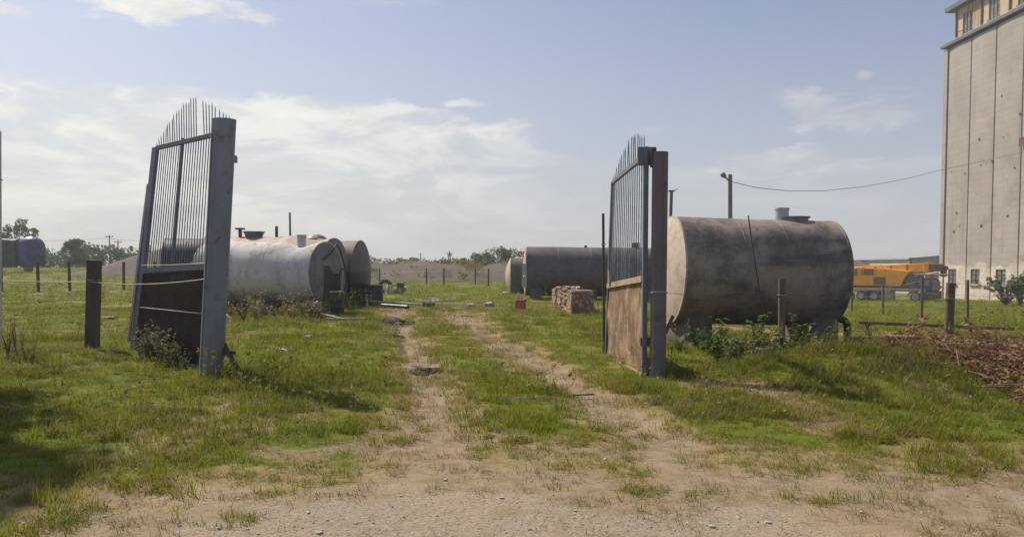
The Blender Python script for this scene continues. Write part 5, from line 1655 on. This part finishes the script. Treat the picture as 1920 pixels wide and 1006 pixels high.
# ------------------------------------------------------------------ grass
def blade_tuft(name, n, spread, l0, l1, wd, m, lean, seed, seedhead=0.0):
    rs = np.random.default_rng(seed)
    vs, fs = [], []
    for i in range(n):
        a = rs.uniform(0, 2 * math.pi); q = spread * math.sqrt(rs.random())
        bx, by = math.cos(a) * q, math.sin(a) * q
        L = rs.uniform(l0, l1); b_ = rs.uniform(0, 2 * math.pi)
        ln_ = rs.uniform(.15, 1.0) * lean
        dx_, dy_ = math.cos(b_), math.sin(b_)
        wx, wy = -dy_ * wd * rs.uniform(.7, 1.3) / 2, dx_ * wd * rs.uniform(.7, 1.3) / 2
        o_ = len(vs)
        for (tt, ww) in ((0, 1), (.5, .85)):
            h = L * tt * max(.5, 1 - .3 * ln_ * tt); ou = L * min(ln_, 1.25) * tt ** 1.6
            cx_, cy_ = bx + dx_ * ou, by + dy_ * ou
            vs += [(cx_ - wx * ww, cy_ - wy * ww, h - .01), (cx_ + wx * ww, cy_ + wy * ww, h - .01)]
        h = L * max(.18, 1 - .55 * ln_); ou = L * min(ln_, 1.25)
        vs.append((bx + dx_ * ou, by + dy_ * ou, h))
        fs += [(o_, o_ + 1, o_ + 3, o_ + 2), (o_ + 2, o_ + 3, o_ + 4)]
    me = bpy.data.meshes.new(name); me.from_pydata(vs, [], fs); me.materials.append(M[m])
    return bpy.data.objects.new(name, me)


def scatter(name, label, sources, X, Y, sc_, kidx, sz=None):
    Z = height(X, Y)
    n = len(X)
    me = bpy.data.meshes.new(name)
    me.vertices.add(n); me.vertices.foreach_set('co', np.stack([X, Y, Z], 1).astype(np.float32).ravel())
    for an_, arr, ty in (('sc', sc_, 'FLOAT'), ('kk', kidx, 'INT'), ('rz', rng.uniform(0, 6.283, n), 'FLOAT'), ('sz', sz if sz is not None else np.ones(n), 'FLOAT')):
        at_ = me.attributes.new(an_, ty, 'POINT'); at_.data.foreach_set('value', np.asarray(arr, np.int32 if ty == 'INT' else np.float32))
    o = bpy.data.objects.new(name, me); COL.objects.link(o)
    coll = bpy.data.collections.new(name + ' tufts')
    for s_ in sources: coll.objects.link(s_)
    ng = bpy.data.node_groups.new(name, 'GeometryNodeTree')
    ng.interface.new_socket('Geometry', in_out='INPUT', socket_type='NodeSocketGeometry')
    ng.interface.new_socket('Geometry', in_out='OUTPUT', socket_type='NodeSocketGeometry')
    t = NT(ng)
    gi, go = t.new('NodeGroupInput'), t.new('NodeGroupOutput')
    ci = t.new('GeometryNodeCollectionInfo'); ci.inputs['Collection'].default_value = coll
    ci.inputs['Separate Children'].default_value = True; ci.inputs['Reset Children'].default_value = True
    ip = t.new('GeometryNodeInstanceOnPoints'); ip.inputs['Pick Instance'].default_value = True

    def attr(nm, ty):
        q = t.new('GeometryNodeInputNamedAttribute', data_type=ty); q.inputs[0].default_value = nm
        return [s for s in q.outputs if s.enabled][0]
    t.l.new(gi.outputs[0], ip.inputs['Points']); t.l.new(ci.outputs[0], ip.inputs['Instance'])
    t.l.new(attr('kk', 'INT'), ip.inputs['Instance Index'])
    cr = t.new('ShaderNodeCombineXYZ'); t.l.new(attr('rz', 'FLOAT'), cr.inputs[2])
    t.l.new(cr.outputs[0], ip.inputs['Rotation'])
    cs2 = t.new('ShaderNodeCombineXYZ'); a_ = attr('sc', 'FLOAT')
    t.l.new(a_, cs2.inputs[0]); t.l.new(a_, cs2.inputs[1])
    mu = t.new('ShaderNodeMath', operation='MULTIPLY'); t.l.new(a_, mu.inputs[0]); t.l.new(attr('sz', 'FLOAT'), mu.inputs[1]); t.l.new(mu.outputs[0], cs2.inputs[2])
    t.l.new(cs2.outputs[0], ip.inputs['Scale'])
    t.l.new(ip.outputs[0], go.inputs[0])
    md = o.modifiers.new('scatter', 'NODES'); md.node_group = ng
    tag(o, label, 'grass', kind='stuff')


def zone(y0, y1, dens, half=.92, pad=1.5):
    ar = (y1 ** 2 - y0 ** 2) * half + 2 * pad * (y1 - y0)
    n = int(ar * dens)
    Y = np.sqrt(rng.uniform(y0 ** 2, y1 ** 2, n)); X = rng.uniform(-1, 1, n) * (Y * half + pad)
    return X, Y


def build_grass():
    short = [blade_tuft('grass_tuft_a', 26, .10, .04, .11, .006, 'leaf_grass', 1.5, 1), blade_tuft('grass_tuft_b', 22, .12, .03, .09, .007, 'leaf_grass', 1.8, 2), blade_tuft('grass_tuft_c', 24, .08, .06, .15, .006, 'leaf_grass', 1.3, 3)]
    dryt = [blade_tuft('straw_tuft_a', 24, .12, .04, .13, .005, 'leaf_dry', 2.2, 4), blade_tuft('straw_tuft_b', 18, .15, .03, .10, .005, 'leaf_dry', 2.8, 5)]
    tall = [blade_tuft('tall_tuft_a', 26, .11, .12, .34, .007, 'leaf_tall', 1.4, 6), blade_tuft('tall_tuft_b', 22, .13, .10, .28, .008, 'leaf_tall', 1.7, 7), blade_tuft('tall_tuft_c', 20, .10, .15, .40, .006, 'leaf_tall', 1.1, 8)]
    parts = []
    for y0, y1, d, s_ in ((3.3, 7, 85, .8), (7, 12, 75, 1.0), (12, 18, 42, 1.25), (18, 30, 16, 1.9), (30, 60, 4.5, 3.0), (60, 110, 1.0, 5.0)):
        X, Y = zone(y0, y1, d)
        parts.append((X, Y, np.full(len(X), s_)))
    X = np.concatenate([p[0] for p in parts]); Y = np.concatenate([p[1] for p in parts]); Sc = np.concatenate([p[2] for p in parts])
    b_, g_, d_, o_ = masks(X, Y)
    u = rng.random(len(X)); n = len(X)
    pt = fbm(X * .8, Y * .8, 61); pf = fbm(X * 2.5, Y * 2.5, 62)
    berm = np.exp(-((Y - 10.6) / 1.6) ** 2) * sst(X, 2.8, 4.8)
    keep_green = (1 - .93 * sst(b_ + (pf - .5) * .9, .22, .72)) * (1 - .9 * sst(o_, .3, .7)) * (1 - sst(g_, .05, .35))
    for cb in (((340, 985, .14), (400, 970, .2), (455, 985, .14)), ((1115, 915, .10), (1160, 920, .12)), ((0, 985, .2), (60, 980, .25), (110, 990, .2)), ((250, 905, .3), (310, 910, .35), (370, 915, .2)), ((1480, 930, .12), (1540, 940, .1)), ((890, 985, .06), (905, 985, .07))):
        keep_green = np.maximum(keep_green, .95 * sst(capsule(X, Y, band(*cb), 1.0) + (pf - .5) * .8, -.1, .5))
    keep_green = keep_green * (1 - .75 * sst(capsule(X, Y, PATH_R, 1.6) + (pf - .5) * .9, 0, .6))
    # green sward
    k = (u < keep_green * (.95 - .45 * d_))
    hgt_ = .65 + .9 * sst(pt, .4, .7)
    scatter('grass', 'short green grass covering the field round the tracks', short, X[k], Y[k], (Sc * rng.uniform(.7, 1.25, n))[k], rng.integers(0, 3, n)[k], (hgt_ * np.where(Y > 30, .5, np.where(Y > 18, .7, 1)))[k])
    # straw
    u2 = rng.random(n)
    k = (u2 < np.maximum(.72 * d_, .13 * sst(pf, .45, .65)) * (1 - .85 * sst(g_, .2, .7)) * (1 - .45 * sst(b_, .5, 1)) * (1 - o_)) & (Y < 45)
    scatter('dry_grass', 'dry straw coloured grass along the tracks and verge', dryt, X[k] + rng.normal(0, .05, k.sum()), Y[k] + rng.normal(0, .05, k.sum()), (Sc * rng.uniform(.7, 1.3, n))[k], rng.integers(0, 2, n)[k], np.where(Y > 18, .7, 1)[k])
    # taller grass on the bank, along the left swell and in clumps
    u3 = rng.random(n)
    left = np.exp(-((Y - 12.8) / 1.5) ** 2) * sst(-X, 5.2, 7.0) * .55
    base = (Y < 10.5) & (Y > 7.0) & (X > 1.5)
    dens = np.maximum(.8 * berm, left * .8)
    dens = np.maximum(dens, .40 * sst(pt, .56, .72) * (Y < 28))
    dens = np.maximum(dens, .38 * base * sst(pt, .42, .6))
    dens = np.maximum(dens, .45 * sst(capsule(X, Y, band((600, 600, .8), (500, 600, .9), (430, 600, .9)), 1.0), -.2, .4))
    dens = np.maximum(dens, .35 * (Y < 9.5) * (X < -2.2) * sst(pf, .4, .65))
    dens = dens * (1 - .75 * sst(X, 5.1, 5.6) * sst(Y, 8.0, 8.6) * (Y < 11.6))
    k = u3 < dens * keep_green * (1 - .5 * sst(b_, .2, .5))
    hs = .55 + .55 * berm + .25 * sst(pf, .5, .7)
    scatter('tall_grass', 'taller ragged grass on the right bank and in clumps', tall, X[k] + rng.normal(0, .05, k.sum()), Y[k] + rng.normal(0, .05, k.sum()), (np.minimum(Sc, 1.6) * rng.uniform(.7, 1.2, n))[k], rng.integers(0, 3, n)[k], hs[k])
    wd = []
    for vi, (nst, h0, h1, sd) in enumerate(((7, .22, .42, 71), (5, .3, .55, 72))):
        rs = np.random.default_rng(sd); vs, fs = [], []
        for i in range(nst):
            a = rs.uniform(0, 6.28); L = rs.uniform(h0, h1); ou = L * rs.uniform(.1, .5); bx, by = rs.normal(0, .05, 2)
            tip = np.array([bx + math.cos(a) * ou, by + math.sin(a) * ou, L]); w_ = .0035
            px_, py_ = -math.sin(a) * w_, math.cos(a) * w_
            o_ = len(vs); vs += [(bx - px_, by - py_, 0), (bx + px_, by + py_, 0), tuple(tip)]; fs.append((o_, o_ + 1, o_ + 2))
            for j in range(7):
                q = tip * 1.0 + rs.normal(0, .012, 3) - np.array([0, 0, j * .014]); u = rs.normal(size=3) * .012; v = rs.normal(size=3) * .008
                o_ = len(vs); vs += [tuple(q - u), tuple(q - v), tuple(q + u), tuple(q + v)]; fs.append((o_, o_ + 1, o_ + 2, o_ + 3))
        me = bpy.data.meshes.new('seed_stalks'); me.from_pydata(vs, [], fs); me.materials.append(M['leaf_tall']); wd.append(bpy.data.objects.new('field_stalk_' + 'ab'[vi], me))
    for vi, (nl, ls, sd) in enumerate(((9, .055, 81), (8, .075, 82))):
        rs = np.random.default_rng(sd); vs, fs = [], []
        for i in range(nl):
            a = rs.uniform(0, 6.28); L = ls * rs.uniform(.6, 1.2); up = rs.uniform(.2, .9)
            d = np.array([math.cos(a), math.sin(a), up]) / math.sqrt(1 + up * up); sdv = np.array([-math.sin(a), math.cos(a), 0]) * L * .26
            b0_ = d * L * .15; m1 = d * L * .6; e1 = d * L * 1.1 - np.array([0, 0, L * .25])
            o_ = len(vs); vs += [tuple(b0_), tuple(m1 + sdv), tuple(e1), tuple(m1 - sdv)]; fs.append((o_, o_ + 1, o_ + 2, o_ + 3))
        me = bpy.data.meshes.new('rosette'); me.from_pydata(vs, [], fs); me.materials.append(M['leaf_weed']); wd.append(bpy.data.objects.new('field_weed_' + 'cd'[vi], me))
    u4 = rng.random(n)
    k = (u4 < (.02 + .09 * sst(pt, .5, .7) + .06 * berm) * keep_green * (Y < 40) * (Y > 6.8))
    kk = rng.integers(0, 4, n)
    scatter('field_weeds', 'scattered seed stalks and broad leaved weeds among the grass', wd, X[k] + rng.normal(0, .06, k.sum()), Y[k] + rng.normal(0, .06, k.sum()), (np.minimum(Sc, 1.7) * rng.uniform(.6, 1.3, n))[k], kk[k])
    print('grass points', n)


build_grass()
